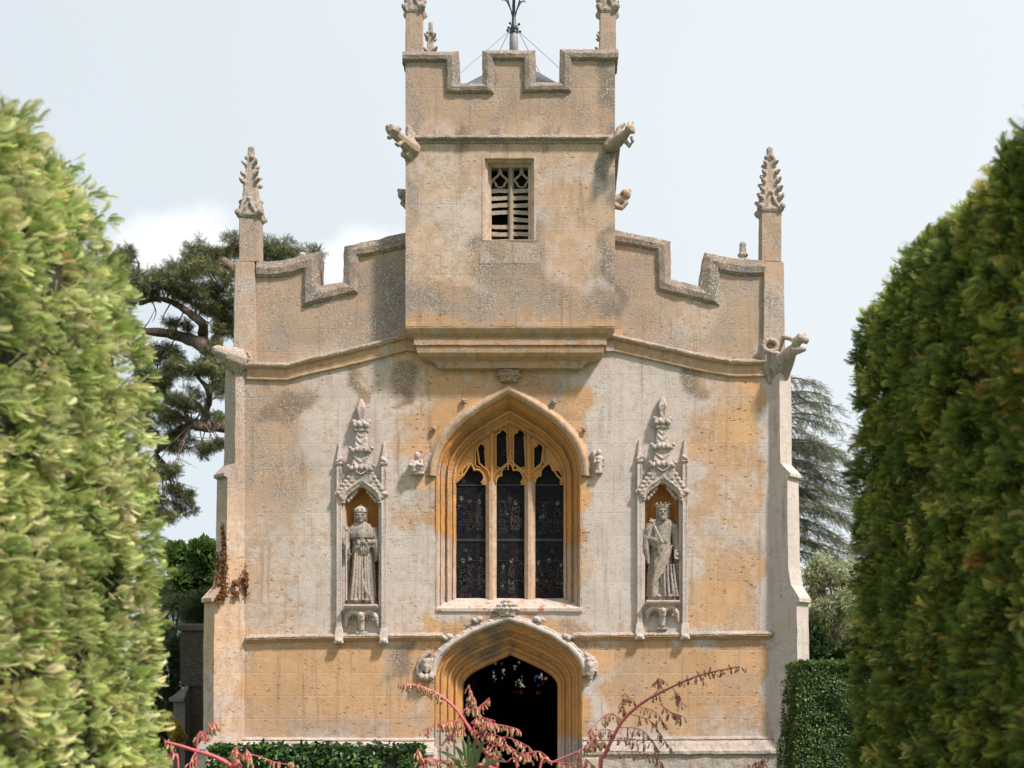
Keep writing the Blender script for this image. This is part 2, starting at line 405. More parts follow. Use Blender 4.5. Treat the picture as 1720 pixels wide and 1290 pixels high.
def bark_mat(name, col):
    m, nt = new_mat(name); tc = nd(nt, 'ShaderNodeTexCoord')
    mp = nd(nt, 'ShaderNodeMapping', {'Vector': tc.outputs['Object'], 'Scale': (7, 7, 2.5)})
    n = nd(nt, 'ShaderNodeTexNoise', {'Vector': mp.outputs[0], 'Scale': 1.6, 'Detail': 8.0, 'Roughness': 0.7})
    c = mixc(nt, sstep(nt, n.outputs[0], 0.35, 0.65), tuple(x*0.45 for x in col), tuple(x*1.25 for x in col))
    b = nd(nt, 'ShaderNodeBump', {'Height': n.outputs[0], 'Strength': 0.8, 'Distance': 0.06})
    p = nd(nt, 'ShaderNodeBsdfPrincipled', {'Base Color': c, 'Roughness': 0.9, 'Normal': b.outputs[0]})
    out_mat(nt, p.outputs[0]); return m
M_BARK = bark_mat('cedar_bark', (0.23, 0.165, 0.125))
M_CUT = simple('sawn_wood', (0.36, 0.29, 0.22), 0.8, 0, 0.3, 30)
def leaf_mat(name, trans=0.35, rough=0.5, gain=1.0):
    """colour of every leaf comes from its own tint"""
    m, nt = new_mat(name)
    at = nd(nt, 'ShaderNodeAttribute', attribute_name='tint')
    c = mixc(nt, 1.0, at.outputs[0], (gain, gain, gain), 'MULTIPLY')
    p = nd(nt, 'ShaderNodeBsdfPrincipled', {'Base Color': c, 'Roughness': rough, 'Specular IOR Level': 0.35})
    t = nd(nt, 'ShaderNodeBsdfTranslucent', {'Color': c})
    mx = nd(nt, 'ShaderNodeMixShader', {0: trans, 1: p.outputs[0], 2: t.outputs[0]})
    out_mat(nt, mx.outputs[0]); return m
M_LEAF = leaf_mat('leaf', 0.42); M_GLOSSLEAF = leaf_mat('glossy_leaf', 0.25, 0.35); M_PETAL = leaf_mat('blossom', 0.35, 0.5)
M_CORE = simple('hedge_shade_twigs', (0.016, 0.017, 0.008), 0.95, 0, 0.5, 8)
M_GRASS = simple('lawn', (0.055, 0.10, 0.025), 0.9, 0, 0.4, 3)
M_GRAVEL = simple('gravel', (0.36, 0.30, 0.22), 0.9, 0, 0.35, 40)
def glass_mat(name):
    m, nt = new_mat(name); tc = nd(nt, 'ShaderNodeTexCoord')
    n = nd(nt, 'ShaderNodeTexNoise', {'Vector': tc.outputs['Object'], 'Scale': 5.0, 'Detail': 2.0})
    v0 = nd(nt, 'ShaderNodeMix', {0: 0.10, 4: tc.outputs['Object'], 5: n.outputs[1]}, data_type='VECTOR')
    vo = nd(nt, 'ShaderNodeTexVoronoi', {'Vector': v0.outputs[1], 'Scale': 15.0})
    ve = nd(nt, 'ShaderNodeTexVoronoi', {'Vector': v0.outputs[1], 'Scale': 15.0}, feature='DISTANCE_TO_EDGE')
    hs = nd(nt, 'ShaderNodeSeparateColor', {0: vo.outputs['Color']})
    r = nd(nt, 'ShaderNodeValToRGB', {0: hs.outputs[0]}); r.color_ramp.interpolation = 'CONSTANT'
    e = r.color_ramp.elements; e[0].position = 0; e[0].color = (0.012, 0.011, 0.014, 1); e[1].position = 0.3; e[1].color = (0.018, 0.016, 0.019, 1)
    for p_, c_ in ((0.48, (0.013, 0.016, 0.026)), (0.58, (0.020, 0.014, 0.012)), (0.72, (0.028, 0.026, 0.027)), (0.82, (0.016, 0.020, 0.016)), (0.93, (0.032, 0.026, 0.022)), (0.975, (0.05, 0.045, 0.04))):
        q = e.new(p_); q.color = (*c_, 1)
    n2 = nd(nt, 'ShaderNodeTexNoise', {'Vector': tc.outputs['Object'], 'Scale': 3.2, 'Detail': 3.0})
    fig = sstep(nt, n2.outputs[0], 0.42, 0.62)
    c = mixc(nt, mth(nt, 'MULTIPLY_ADD', fig, -0.75, 0.75), r.outputs[0], (0.013, 0.012, 0.015))
    c = mixc(nt, sstep(nt, ve.outputs['Distance'], 0.06, 0.02), c, (0.006, 0.006, 0.007))
    b = nd(nt, 'ShaderNodeBump', {'Height': hs.outputs[1], 'Strength': 0.25, 'Distance': 0.01})
    p = nd(nt, 'ShaderNodeBsdfPrincipled', {'Base Color': c, 'Roughness': 0.45, 'Specular IOR Level': 0.06, 'Normal': b.outputs[0]})
    out_mat(nt, p.outputs[0]); return m
M_GLASS = glass_mat('stained_glass')
def clear_glass(name, col):
    m, nt = new_mat(name)
    t = nd(nt, 'ShaderNodeBsdfTransparent', {'Color': col}); out_mat(nt, t.outputs[0]); return m
def fig_mat():
    m, nt = new_mat('painted_glass'); tc = nd(nt, 'ShaderNodeTexCoord'); at = nd(nt, 'ShaderNodeAttribute', attribute_name='tint')
    n = nd(nt, 'ShaderNodeTexNoise', {'Vector': tc.outputs['Object'], 'Scale': 45.0, 'Detail': 4.0})
    k = mth(nt, 'MULTIPLY', sstep(nt, n.outputs[0], 0.38, 0.60), 1.0); kv = nd(nt, 'ShaderNodeCombineXYZ', {0: k, 1: k, 2: k})
    p = nd(nt, 'ShaderNodeBsdfPrincipled', {'Base Color': mixc(nt, 1.0, at.outputs[0], kv.outputs[0], 'MULTIPLY'), 'Roughness': 0.45, 'Specular IOR Level': 0.06}); out_mat(nt, p.outputs[0]); return m
M_FIG = fig_mat()
M_LEAD = simple('lead_bar', (0.02, 0.02, 0.022), 0.6)
#@@SETTING
# ------------------------------------------------------------------ ground
bm = bmesh.new(); bmesh.ops.create_grid(bm, x_segments=8, y_segments=8, size=900)
me = bpy.data.meshes.new('ground'); bm.to_mesh(me); bm.free(); tag(link('ground', me, M_GRASS), kind='structure')
bm = bmesh.new()
vs = [bm.verts.new(p) for p in ((-0.9, -40, 0.004), (1.6, -40, 0.004), (1.2, -0.5, 0.004), (-1.2, -0.5, 0.004))]; bm.faces.new(vs)
me = bpy.data.meshes.new('path'); bm.to_mesh(me); bm.free(); tag(link('path', me, M_GRAVEL), kind='structure')

# ------------------------------------------------------------------ the chapel
chapel = empty('chapel', (0, 0, 0), 'old battlemented stone chapel with square bell tower, pinnacles and open pointed doorway', 'chapel')

def arch(wd, h, n=14, k1=0.49, k2x=0.59, k2z=0.71):
    """left half then right half of a pointed arch, springing to springing, as offsets from the springing centre"""
    pts = []
    for i in range(n+1):
        t = i/n; a = (1-t)**3; b = 3*(1-t)**2*t; c_ = 3*(1-t)*t*t; d = t**3
        pts.append((a*wd+b*wd+c_*k2x*wd, b*k1*h+c_*k2z*h+d*h))
    return [(-x, z) for x, z in pts]+[(x, z) for x, z in pts[-2::-1]]
def arch_loop(cx, zs, zb, wd, h, n=14, jn=10, **k):
    """bottom-left jamb foot, up, over and down, open at the foot"""
    a = [(cx+x, zs+z) for x, z in arch(wd, h, n, **k)]
    L = [(cx-wd, zb+(zs-zb)*i/jn) for i in range(jn)]; Rr = [(cx+wd, zs+(zb-zs)*(i+1)/jn) for i in range(jn)]
    return L+a+Rr
def add_mould(bm, inner, outer, prof):
    """sweep a profile of (s, y) between two matching curves"""
    rows = []
    for s, y in prof:
        rows.append([bm.verts.new((a[0]+(b[0]-a[0])*s, y, a[1]+(b[1]-a[1])*s)) for a, b in zip(inner, outer)])
    for r0, r1 in zip(rows, rows[1:]):
        for i in range(len(r0)-1): bm.faces.new((r0[i], r0[i+1], r1[i+1], r1[i]))

# curves of the great window and of the door
WCX, WZS = FX(854.5), FZ(800)
w_in = arch_loop(WCX, WZS, FZ(1026), 0.92, 0.97); w_out = arch_loop(WCX, WZS, FZ(1026), 1.22, 1.40)
DK = dict(k1=0.36, k2x=0.61, k2z=0.60); DO = dict(k1=0.43, k2x=0.59, k2z=0.78)
DCX, DZS = FX(855), FZ(1147)
d_in = arch_loop(DCX, FZ(1151), 0.0, 0.815, 0.54, **DK)
d_out = arch_loop(DCX, FZ(1135), 0.0, 1.24, 0.93, **DO)
nL = (FX(608), FZ(846), FZ(1017), 0.28, 0.33); nR = (FX(1112), FZ(842), FZ(1010), 0.285, 0.35)
def ogee_loop(cx, zs, zb, wd, h, n=10):
    pts = []
    for i in range(n+1):
        t = i/n; a = (1-t)**3; b = 3*(1-t)**2*t; c_ = 3*(1-t)*t*t; d = t**3
        pts.append((a*wd+b*wd+c_*0.12*wd, b*0.55*h+c_*0.62*h+d*h))
    L = [(-x, z) for x, z in pts]+[(x, z) for x, z in pts[-2::-1]]
    return [(cx-wd, zb)]+[(cx-wd, zb+(zs-zb)*i/8) for i in range(1, 8)]+[(cx+x, zs+z) for x, z in L]+[(cx+wd, zs+(zb-zs)*(i+1)/8) for i in range(8)]
niL, niR = ogee_loop(*nL), ogee_loop(*nR)
P = lambda L: [(FX(a), FZ(b)) for a, b in L]
outline = P([(404, 1400), (404, 452), (442, 452), (476, 450), (511, 442), (522, 440), (522, 499), (588, 483), (591, 424), (679, 405), (860, 390), (1033, 399),
             (1113, 414), (1115, 480), (1193, 499), (1196, 441), (1244, 450), (1300, 451), (1300, 1400)])
bm = bmesh.new()
add_plate(bm, outline, [w_out, d_out[:-1]+[(d_out[-1][0], 0.02)] if False else [(x, max(z, 0.06)) for x, z in d_out], niL, niR], 0.0, 0.40, 0.075)
for v in bm.verts:
    if v.co.y < 0.01: v.co += Vector((0, jitter_co(v.co, 0.010, 2.2).y, 0))
stone('wall', bm, M_ASH, chapel, tess=0)
# copings that follow the battlements
def coping(outer, inner, y0=-0.06, y1=0.46, parent=None, name='coping'):
    bm = bmesh.new()
    ring = []
    n = len(outer)
    for (a, b) in zip(outer, inner):
        a = Vector(a); b = Vector(b)
        ring.append([(a.x, y0+0.03, a.y), (b.x+(a.x-b.x)*0.55, y0-0.012, b.y+(a.y-b.y)*0.55), (b.x+(a.x-b.x)*0.18, y0, b.y+(a.y-b.y)*0.18), (b.x, y0+0.045, b.y), (b.x, y1, b.y), (a.x, y1, a.y)])
    add_loft(bm, ring)
    return stone(name, bm, M_CARV, parent or chapel, tess=0.07, jit=0.014, jf=7.0, over=(0.62, 0.05, 0.60))
coping(P([(431, 440), (455, 440), (476, 438), (495, 434), (511, 429), (537, 424), (537, 481), (577, 474), (578, 415), (625, 405), (685, 391)]),
       P([(431, 466), (455, 467), (476, 465), (493, 461), (508, 455), (509, 456), (508, 516), (601, 493), (603, 433), (640, 426), (685, 416)]))
coping(P([(1028, 386), (1080, 397), (1126, 406), (1127, 470), (1174, 482), (1183, 425), (1212, 431), (1244, 437), (1284, 438)]),
       P([(1028, 409), (1066, 415), (1101, 422), (1104, 489), (1208, 514), (1209, 458), (1226, 461), (1244, 464), (1284, 464)]))
# raked string course under the parapet
def string(path, prof, name='string_course', over=None, mat=None, tess=0.12, jit=0.006):
    """path in photo measures along the wall; prof of (dz, y) in metres"""
    bm = bmesh.new(); rows = []
    for a in path:
        rows.append([(FX(a[0]), y, FZ(a[1])+dz) for dz, y in prof])
    add_loft(bm, rows, closed=True)
    return stone(name, bm, mat or M_CARV, chapel, tess=tess, jit=jit, jf=9.0, over=over)
gp = [(0.06, 0.02), (0.055, -0.01), (0.0, -0.11), (-0.025, -0.115), (-0.045, -0.10), (-0.05, -0.055), (-0.12, -0.045), (-0.20, -0.03), (-0.215, -0.05), (-0.235, -0.045), (-0.25, 0.02)]
capp = [(0.075, 0.02), (0.065, -0.02), (0.010, -0.122), (-0.014, -0.124), (-0.016, -0.06), (-0.016, 0.02)]
for path in ([(416, 614), (450, 615), (482, 616), (520, 606), (600, 588), (690, 564)], [(1018, 564), (1100, 583), (1180, 601), (1226, 609), (1250, 610), (1284, 609)]):
    string(path, gp, over=(0.34, 0.72, 0.12))
    string(path, capp, name='string_capping', over=(0.70, 0.0, 0.52), jit=0.012, tess=0.05)
# straight string between window and door stage
sp_ = [(0.055, 0.02), (0.05, -0.01), (0.01, -0.085), (-0.02, -0.09), (-0.03, -0.05), (-0.07, -0.02), (-0.08, 0.02)]
for path in ([(414, 1073), (500, 1071), (560, 1070), (745, 1069)], [(962, 1069), (1080, 1068), (1296, 1066)]):
    string(path, sp_, over=(0.20, 0.80, 0.14), jit=0.006, tess=0.08)
    string(path, [(0.075, 0.02), (0.065, -0.015), (0.018, -0.094), (0.004, -0.098), (-0.002, -0.05), (-0.002, 0.02)], name='string_capping', over=(0.72, 0.0, 0.48), jit=0.010, tess=0.05)
# plinth
pp = [(0.0, 0.02), (-0.02, -0.04), (-0.05, -0.05), (-0.055, -0.03), (-0.12, -0.08), (-0.22, -0.13), (-0.24, -0.17), (-0.29, -0.17), (-0.31, -0.13), (-1.63, -0.13), (-1.63, 0.02)]
string([(405, 1238), (730, 1239)], pp, name='plinth', over=(0.62, 0.42, 0.10), tess=0.1, jit=0.008)
string([(978, 1238), (1310, 1236)], pp, name='plinth', over=(0.74, 0.16, 0.36), tess=0.06, jit=0.012)

# ---- the great window
win = None
bm = bmesh.new()
add_mould(bm, w_in, w_out, [(1.0, 0.02), (1.0, -0.012), (0.93, -0.012), (0.90, 0.06), (0.80, 0.09), (0.74, 0.07), (0.68, 0.12), (0.64, 0.24), (0.54, 0.30), (0.46, 0.28), (0.42, 0.24), (0.36, 0.25), (0.32, 0.34), (0.20, 0.40), (0.12, 0.375), (0.06, 0.39), (0.0, 0.44), (0.0, 0.62)])
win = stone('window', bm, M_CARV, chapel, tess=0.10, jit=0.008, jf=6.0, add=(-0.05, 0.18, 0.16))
win['label'] = 'great pointed window of three stained lights over the door'
# hood mould
h_in = arch_loop(WCX, WZS, FZ(797), 1.215, 1.385, jn=2); h_out = arch_loop(WCX, WZS, FZ(797), 1.40, 1.56, jn=2)
bm = bmesh.new()
add_mould(bm, h_in, h_out, [(0.0, 0.02), (0.0, -0.03), (0.3, -0.07), (0.5, -0.075), (0.8, -0.03), (1.0, -0.004), (1.0, 0.02)])
stone('hood_mould', bm, M_CARV, win, tess=0.10, jit=0.008, jf=6.0, over=(0.34, 0.62, 0.22))
# sill
bm = bmesh.new()
add_loft(bm, [[(x, 0.60, FZ(998)), (x, 0.44, FZ(1002)), (x, 0.02, FZ(1019)), (x, -0.035, FZ(1022)), (x, -0.035, FZ(1027)), (x, 0.005, FZ(1031)), (x, 0.60, FZ(1031))] for x in (FX(733), FX(800), FX(900), FX(977))])
stone('sill', bm, M_SILL, win, tess=0.1, jit=0.006, over=(0.66, 0.35, 0.10))
# mullions
def add_mullion(bm, x, wd, z0, z1, y0=0.40, y1=0.58):
    a = wd/2
    add_prism3 = [(x-a, y1), (x-a, y0+0.09), (x-a*0.35, y0+0.015), (x-a*0.3, y0), (x+a*0.3, y0), (x+a*0.35, y0+0.015), (x+a, y0+0.09), (x+a, y1)]
    add_loft(bm, [[(px, py, z) for px, py in add_prism3] for z in (z0, z1)])
for mx in (822.5, 889):
    bm = bmesh.new(); add_mullion(bm, FX(mx), 0.185, FZ(1004), FZ(802)); stone('mullion', bm, M_CARV, win, tess=0.12, jit=0.003, over=(0.42, 0.60, 0.06))
# tracery plate: cusped heads, upper panels
def foil(cx, z0, wd, h, cusps=5, d=0.16, n=40):
    pts = []
    for i in range(n+1):
        t = i/n; th = math.pi*t
        a = abs(math.cos(cusps*th/2+ (0 if cusps % 2 == 0 else math.pi/2*0)))
        r = 1-d*(1-abs(math.sin(cusps*th/2)))**1.6
        x = math.cos(th); z = math.sin(th)
        pk = 1+0.22*max(0, 1-abs(t-0.5)*6)
        pts.append((cx+wd*r*x, z0+h*r*z*pk))
    return pts
def panel(cx, z0, z1, wd, foot=0.0):
    """upright tracery panel, pointed trefoil head and slanting foot"""
    top = foil(cx, z1-wd*1.3, wd, wd*1.1, 3, 0.25, 24)
    return top+[(cx-wd, z0+max(foot, 0)), (cx-wd*0.2, z0+0.02), (cx+wd, z0+max(-foot, 0))]
tr_top = [(WCX+x*1.02, WZS+z*1.02) for x, z in arch(0.92, 0.97)]; tr_out = [(tr_top[0][0], FZ(806))]+tr_top+[(tr_top[-1][0], FZ(806))]
heads = [foil(FX(cx), FZ(803), 0.245, 0.28, 5, 0.27) for cx in (788, 855.5, 922.5)]
notched = list(tr_top)+[(tr_top[-1][0], FZ(806))]
for h_ in heads[::-1]: notched += [(h_[0][0], FZ(806))]+list(h_)+[(h_[-1][0], FZ(806))]
notched += [(tr_top[0][0], FZ(806))]
holes = heads+[panel(FX(841.5), FZ(781), FZ(711), 0.106, 0.06), panel(FX(871.5), FZ(781), FZ(711), 0.106, -0.06), panel(FX(805), FZ(779), FZ(735), 0.092, 0.06), panel(FX(904.5), FZ(779), FZ(735), 0.092, -0.06)]
ph_ = [resample(h, 0.03) for h in holes[3:]]
bm = bmesh.new(); add_plate(bm, notched, ph_, 0.47, 0.58, 0.04)
# raised ribs that frame the panels
ty = 0.452
def rib(pts, r=0.022): add_tube(bm, [(x, ty, z) for x, z in pts], r, 6)
for h in holes[:3]: rib(h, 0.018)
for h in holes[3:]: rib(list(h)+[h[0]], 0.014)
for mx, s in ((822.5, -1), (889, 1)):
    rib([(FX(mx), FZ(806)), (FX(mx+s*-1), FZ(780)), (FX(mx+s*-2), FZ(716))], 0.032)
    rib([(FX(mx), FZ(800)), (FX(mx+s*6), FZ(782)), (FX(mx+s*20), FZ(770)), (FX(mx+s*24), FZ(740))], 0.019)
    rib([(FX(mx), FZ(800)), (FX(mx-s*8), FZ(786)), (FX(mx-s*26), FZ(772)), (FX(mx-s*33.3), FZ(764))], 0.019)
rib([(FX(855.7), FZ(764)), (FX(855.7), FZ(704))], 0.020)
for s in (-1, 1):
    rib([(FX(855.5+s*92), FZ(802)), (FX(855.5+s*80), FZ(790)), (FX(855.5+s*66.5), FZ(768))], 0.019)
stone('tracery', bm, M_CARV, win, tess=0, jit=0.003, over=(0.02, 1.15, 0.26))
# glass lights, one pane each, with saddle bars
for x0, x1 in ((762, 814), (831, 881), (897, 949)):
    bm = bmesh.new(); add_box(bm, FX(x0), FX(x1), 0.525, 0.54, FZ(1004), FZ(790)); 
    g = stone('pane', bm, M_GLASS, win, tess=0.3)
    for zz, hb in ((806, 1.1), (900, 2.2), (835, .4), (868, .4), (935, .4), (970, .4)):
        bm = bmesh.new(); add_box(bm, FX(x0), FX(x1), 0.512 if hb > 1 else 0.518, 0.524, FZ(zz+hb), FZ(zz-hb))
        stone('saddle_bar', bm, M_LEAD, g, tess=0)
    rg = random.Random(int(x0))
    for (zt1, zb1) in ((806, 896), (908, 998)):
        VV = []; FF = []; TT = []
        def gpoly(pts, col, y):
            i0 = len(VV); VV.extend([(FX(a), y, FZ(b)) for a, b in pts]); FF.append(list(range(i0, i0+len(pts)))); TT.extend([col]*len(pts))
        n_ = rg.choice((2, 3, 3)); w_ = x1-x0-4
        for q in range(n_):
            cx_ = x0+2+w_*(q+0.5)/n_+rg.uniform(-3, 3); hz_ = zt1+(zb1-zt1)*rg.uniform(0.22, 0.42); bw_ = w_/n_*rg.uniform(0.38, 0.55)
            robe = rg.choice(((0.020, 0.026, 0.048), (0.036, 0.030, 0.038), (0.055, 0.050, 0.046), (0.034, 0.036, 0.032), (0.036, 0.028, 0.024)))
            y_ = 0.5235-0.0004*q
            zb_2 = zb1-rg.uniform(4, 18)
            gpoly([(cx_-bw_*0.5, hz_+5), (cx_+bw_*0.5, hz_+5), (cx_+bw_*rg.uniform(.7, 1.0), (hz_+zb_2)/2), (cx_+bw_*0.8, zb_2), (cx_-bw_*0.8, zb_2), (cx_-bw_*rg.uniform(.7, 1.0), (hz_+zb_2)/2)], robe, y_)
            gpoly([(cx_+3.6*math.cos(a), hz_+4.4*math.sin(a)) for a in [k_*math.pi/4 for k_ in range(8)]], (0.19, 0.17, 0.15) if rg.random() < .7 else (0.08, 0.07, 0.055), y_-0.0002)
            for _ in range(3):
                ax_ = cx_+rg.uniform(-.7, .7)*bw_; az_ = hz_+rg.uniform(10, 40); s_2 = rg.uniform(1.5, 3.5)
                gpoly([(ax_+s_2*math.cos(a)*rg.uniform(.5, 1.2), az_+s_2*1.5*math.sin(a)*rg.uniform(.5, 1.2)) for a in [k_*math.pi/3 for k_ in range(6)]], rg.choice(((0.15, 0.14, 0.13), (0.05, 0.045, 0.05), (0.025, 0.035, 0.06), (0.06, 0.05, 0.04))), y_-0.0003)
        me = bpy.data.meshes.new('figured_glass'); me.from_pydata(VV, [], FF)
        at = me.color_attributes.new('tint', 'FLOAT_COLOR', 'POINT'); at.data.foreach_set('color', np.array([(*t_, 1) for t_ in TT], dtype=np.float32).ravel())
        link('figured_glass', me, M_FIG, g)
bm = bmesh.new(); add_plate(bm, tr_out, [], 0.55, 0.565, 0.2); stone('pane', bm, M_GLASS, win, tess=0)

# crockets and carved bits
def hook(bm, p, dirx, s, up=0.6, y=-1):
    p = Vector(p); d = Vector((dirx, 0, 0))
    add_ball(bm, p+Vector((dirx*0.2*s, -0.15*s, 0.15*s)), (0.42*s, 0.40*s, 0.30*s), 7)
    add_ball(bm, p+Vector((dirx*0.62*s, -0.2*s, 0.42*s)), (0.30*s, 0.34*s, 0.26*s), 7)
    add_ball(bm, p+Vector((dirx*0.95*s, -0.1*s, 0.28*s)), (0.20*s, 0.26*s, 0.20*s), 7)
    add_ball(bm, p+Vector((dirx*0.40*s, 0.18*s, 0.55*s)), (0.22*s, 0.22*s, 0.22*s), 7)
def foliage_boss(bm, x, y, z, wd, h, seed):
    r_ = random.Random(seed)
    add_tube(bm, [(x, y, z), (x, y-0.02, z+h*0.75)], [wd*0.28, wd*0.12], 8)
    for lay, (zz, n, rr) in enumerate(((0.35, 7, 1.0), (0.62, 6, 0.85), (0.88, 4, 0.45))):
        for i in range(n):
            a = math.pi*(i+0.5)/n
            cx_ = x+math.cos(a)*wd*0.5*rr; cy_ = y-math.sin(a)*0.09*rr
            add_ball(bm, (cx_, cy_, z+h*zz+r_.uniform(-.01, .01)), (wd*0.13, wd*0.13, h*0.13), 7)
            add_ball(bm, (x+math.cos(a)*wd*0.33*rr, y-math.sin(a)*0.06*rr, z+h*(zz-0.16)), (wd*0.13, wd*0.12, h*0.15), 7)
    add_box(bm, x-wd*0.36, x+wd*0.36, y-0.06, y+0.03, z-0.03, z+0.02)
bm = bmesh.new()
foliage_boss(bm, FX(854.5), -0.03, FZ(640), 0.38, 0.24, 1)
carved('finial', bm, M_CARV, win, 0.009, 0.005, 16, over=(0.40, 0.40, 0.52))
def rosette(bm, x, y, z, s, seed):
    r_ = random.Random(seed)
    for i in range(6):
        a = i*math.pi/3+r_.random()
        add_ball(bm, (x+math.cos(a)*s*0.6, y-0.02, z+math.sin(a)*s*0.5), (s*0.32, s*0.4, s*0.28), 7)
    add_ball(bm, (x, y-0.05, z), s*0.35, 7)
for (x, z) in ((779, 675), (930, 676), (729, 721), (981, 722)):
    bm = bmesh.new(); rosette(bm, FX(x), -0.02, FZ(z), 0.068, x); carved('crocket', bm, M_CARV, win, 0.009, 0.005, 16, over=(0.40, 0.40, 0.50))
# label stops of the window hood: a huddled figure on the left, a standing one on the right
bm = bmesh.new()
x, z = FX(701), FZ(797)
add_box(bm, x-0.115, x+0.12, -0.13, 0.02, z-0.015, z+0.03)
add_ball(bm, (x-0.01, -0.08, z+0.12), (0.10, 0.10, 0.13), 10); add_ball(bm, (x+0.01, -0.12, z+0.29), (0.055, 0.06, 0.07), 10)
add_tube(bm, [(x-0.08, -0.12, z+0.22), (x-0.12, -0.15, z+0.12), (x-0.02, -0.19, z+0.10)], [0.04, 0.035, 0.03], 8)
add_tube(bm, [(x+0.07, -0.12, z+0.22), (x+0.10, -0.15, z+0.12), (x, -0.19, z+0.14)], [0.04, 0.035, 0.03], 8)
add_tube(bm, [(x-0.08, -0.10, z+0.06), (x-0.03, -0.18, z+0.12), (x-0.05, -0.16, z+0.02)], [0.05, 0.045, 0.03], 8)
add_tube(bm, [(x+0.10, -0.02, z+0.05), (x+0.14, -0.03, z+0.22), (x+0.20, -0.03, z+0.36)], [0.05, 0.06, 0.05], 8)
carved('label_stop', bm, M_CARV, win, 0.011, 0.004, 18, over=(0.72, 0.2, 0.15))
bm = bmesh.new()
x, z = FX(1006), FZ(795)
add_box(bm, x-0.06, x+0.06, -0.11, 0.02, z-0.01, z+0.03)
add_tube(bm, [(x, -0.06, z), (x, -0.075, z+0.14), (x, -0.075, z+0.25), (x, -0.08, z+0.28)], [0.055, 0.05, 0.065, 0.03], 9)
add_ball(bm, (x, -0.09, z+0.335), (0.042, 0.05, 0.055), 10)
add_tube(bm, [(x-0.05, -0.08, z+0.26), (x-0.08, -0.10, z+0.16), (x, -0.14, z+0.18)], [0.025, 0.022, 0.018], 7)
add_tube(bm, [(x+0.05, -0.08, z+0.26), (x+0.09, -0.06, z+0.20), (x+0.07, -0.08, z+0.10)], [0.025, 0.022, 0.018], 7)
add_tube(bm, [(x-0.10, -0.03, z+0.36), (x-0.05, -0.03, z+0.22), (x, -0.03, z+0.05)], [0.05, 0.05, 0.04], 7)
carved('label_stop', bm, M_CARV, win, 0.010, 0.004, 18, over=(0.80, 0.15, 0.12))

# ---- the doorway
bm = bmesh.new()
add_mould(bm, d_in, d_out, [(1.0, 0.02), (1.0, -0.012), (0.95, -0.012), (0.91, 0.05), (0.84, 0.07), (0.78, 0.045), (0.73, 0.07), (0.69, 0.18), (0.58, 0.24), (0.51, 0.21), (0.46, 0.22), (0.42, 0.33), (0.32, 0.38), (0.25, 0.34), (0.20, 0.36), (0.14, 0.45), (0.05, 0.47), (0.0, 0.50), (0.0, 0.75)])
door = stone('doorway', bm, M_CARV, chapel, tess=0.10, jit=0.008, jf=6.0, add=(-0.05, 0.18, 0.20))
door['label'] = 'open four-centred doorway with deep ochre mouldings'
h_in = arch_loop(DCX, FZ(1135), FZ(1132), 1.23, 0.915, jn=2, **DO); h_out = arch_loop(DCX, FZ(1135), FZ(1132), 1.38, 1.05, jn=2, **DO)
bm = bmesh.new()
add_mould(bm, h_in, h_out, [(0.0, 0.02), (0.0, -0.05), (0.25, -0.10), (0.5, -0.10), (0.8, -0.06), (1.0, -0.01), (1.0, 0.02)])
stone('hood_mould', bm, M_CARV, door, tess=0.10, jit=0.010, jf=7.0, over=(0.76, 0.25, 0.12))
bm = bmesh.new(); foliage_boss(bm, FX(852.5), -0.05, FZ(1033), 0.36, 0.25, 5); carved('finial', bm, M_CARV, door, 0.010, 0.005, 16, over=(0.72, 0.2, 0.30))
for (x, z, dx) in ((803, 1046, -1), (904, 1046, 1), (752, 1075, -1), (953, 1075, 1)):
    bm = bmesh.new(); hook(bm, (FX(x), -0.05, FZ(z)), dx, 0.12)
    add_ball(bm, (FX(x)-dx*0.03, -0.06, FZ(z)+0.06), (0.07, 0.06, 0.05), 7); carved('crocket', bm, M_CARV, door, 0.010, 0.005, 16, over=(0.78, 0.15, 0.24))
bm = bmesh.new(); add_tube(bm, [(x, -0.04, z-0.03) for x, z in h_out[2:-2]], 0.03, 6)
for i in range(16):
    t = (i+0.5)/16
    for s in (-1, 1):
        x, z = h_out[2+int(t*14)] if s < 0 else h_out[-3-int(t*14)]
        add_ball(bm, (x-s*0.02, -0.05, z-0.03), (0.05, 0.035, 0.04), 6)
carved('hood_foliage', bm, M_CARV, door, 0.011, 0.005, 16, over=(0.76, 0.2, 0.22))
def shrink(bm, c, f):
    for v in bm.verts: v.co = Vector(c)+(v.co-Vector(c))*f
# door label stops: crowned heads resting on rolls
def head_stop(x, z, s, crown=True, seed=0, parent=door):
    bm = bmesh.new()
    add_ball(bm, (x, -0.12, z), (0.085, 0.09, 0.125), 12)
    add_ball(bm, (x, -0.20, z-0.01), (0.018, 0.035, 0.035), 8)
    add_ball(bm, (x-0.035, -0.19, z+0.025), (0.022, 0.02, 0.012), 8); add_ball(bm, (x+0.035, -0.19, z+0.025), (0.022, 0.02, 0.012), 8)
    add_ball(bm, (x, -0.19, z-0.065), (0.035, 0.022, 0.012), 8); add_ball(bm, (x, -0.17, z-0.105), (0.035, 0.03, 0.025), 8)
    for sx in (-1, 1):
        for q in range(4): add_ball(bm, (x+sx*(0.085+0.006*q), -0.09, z+0.05-0.05*q), (0.035, 0.05, 0.035), 8)
    if crown:
        add_tube(bm, [(x, -0.10, z+0.07), (x, -0.10, z+0.13), (x, -0.10, z+0.16)], [0.095, 0.10, 0.085], 10)
        for q in range(5): add_ball(bm, (x-0.08+0.04*q, -0.17+abs(q-2)*0.02, z+0.165), 0.022, 6)
    return bm
x, z = FX(717), FZ(1120)
bm = head_stop(x, z, 1)
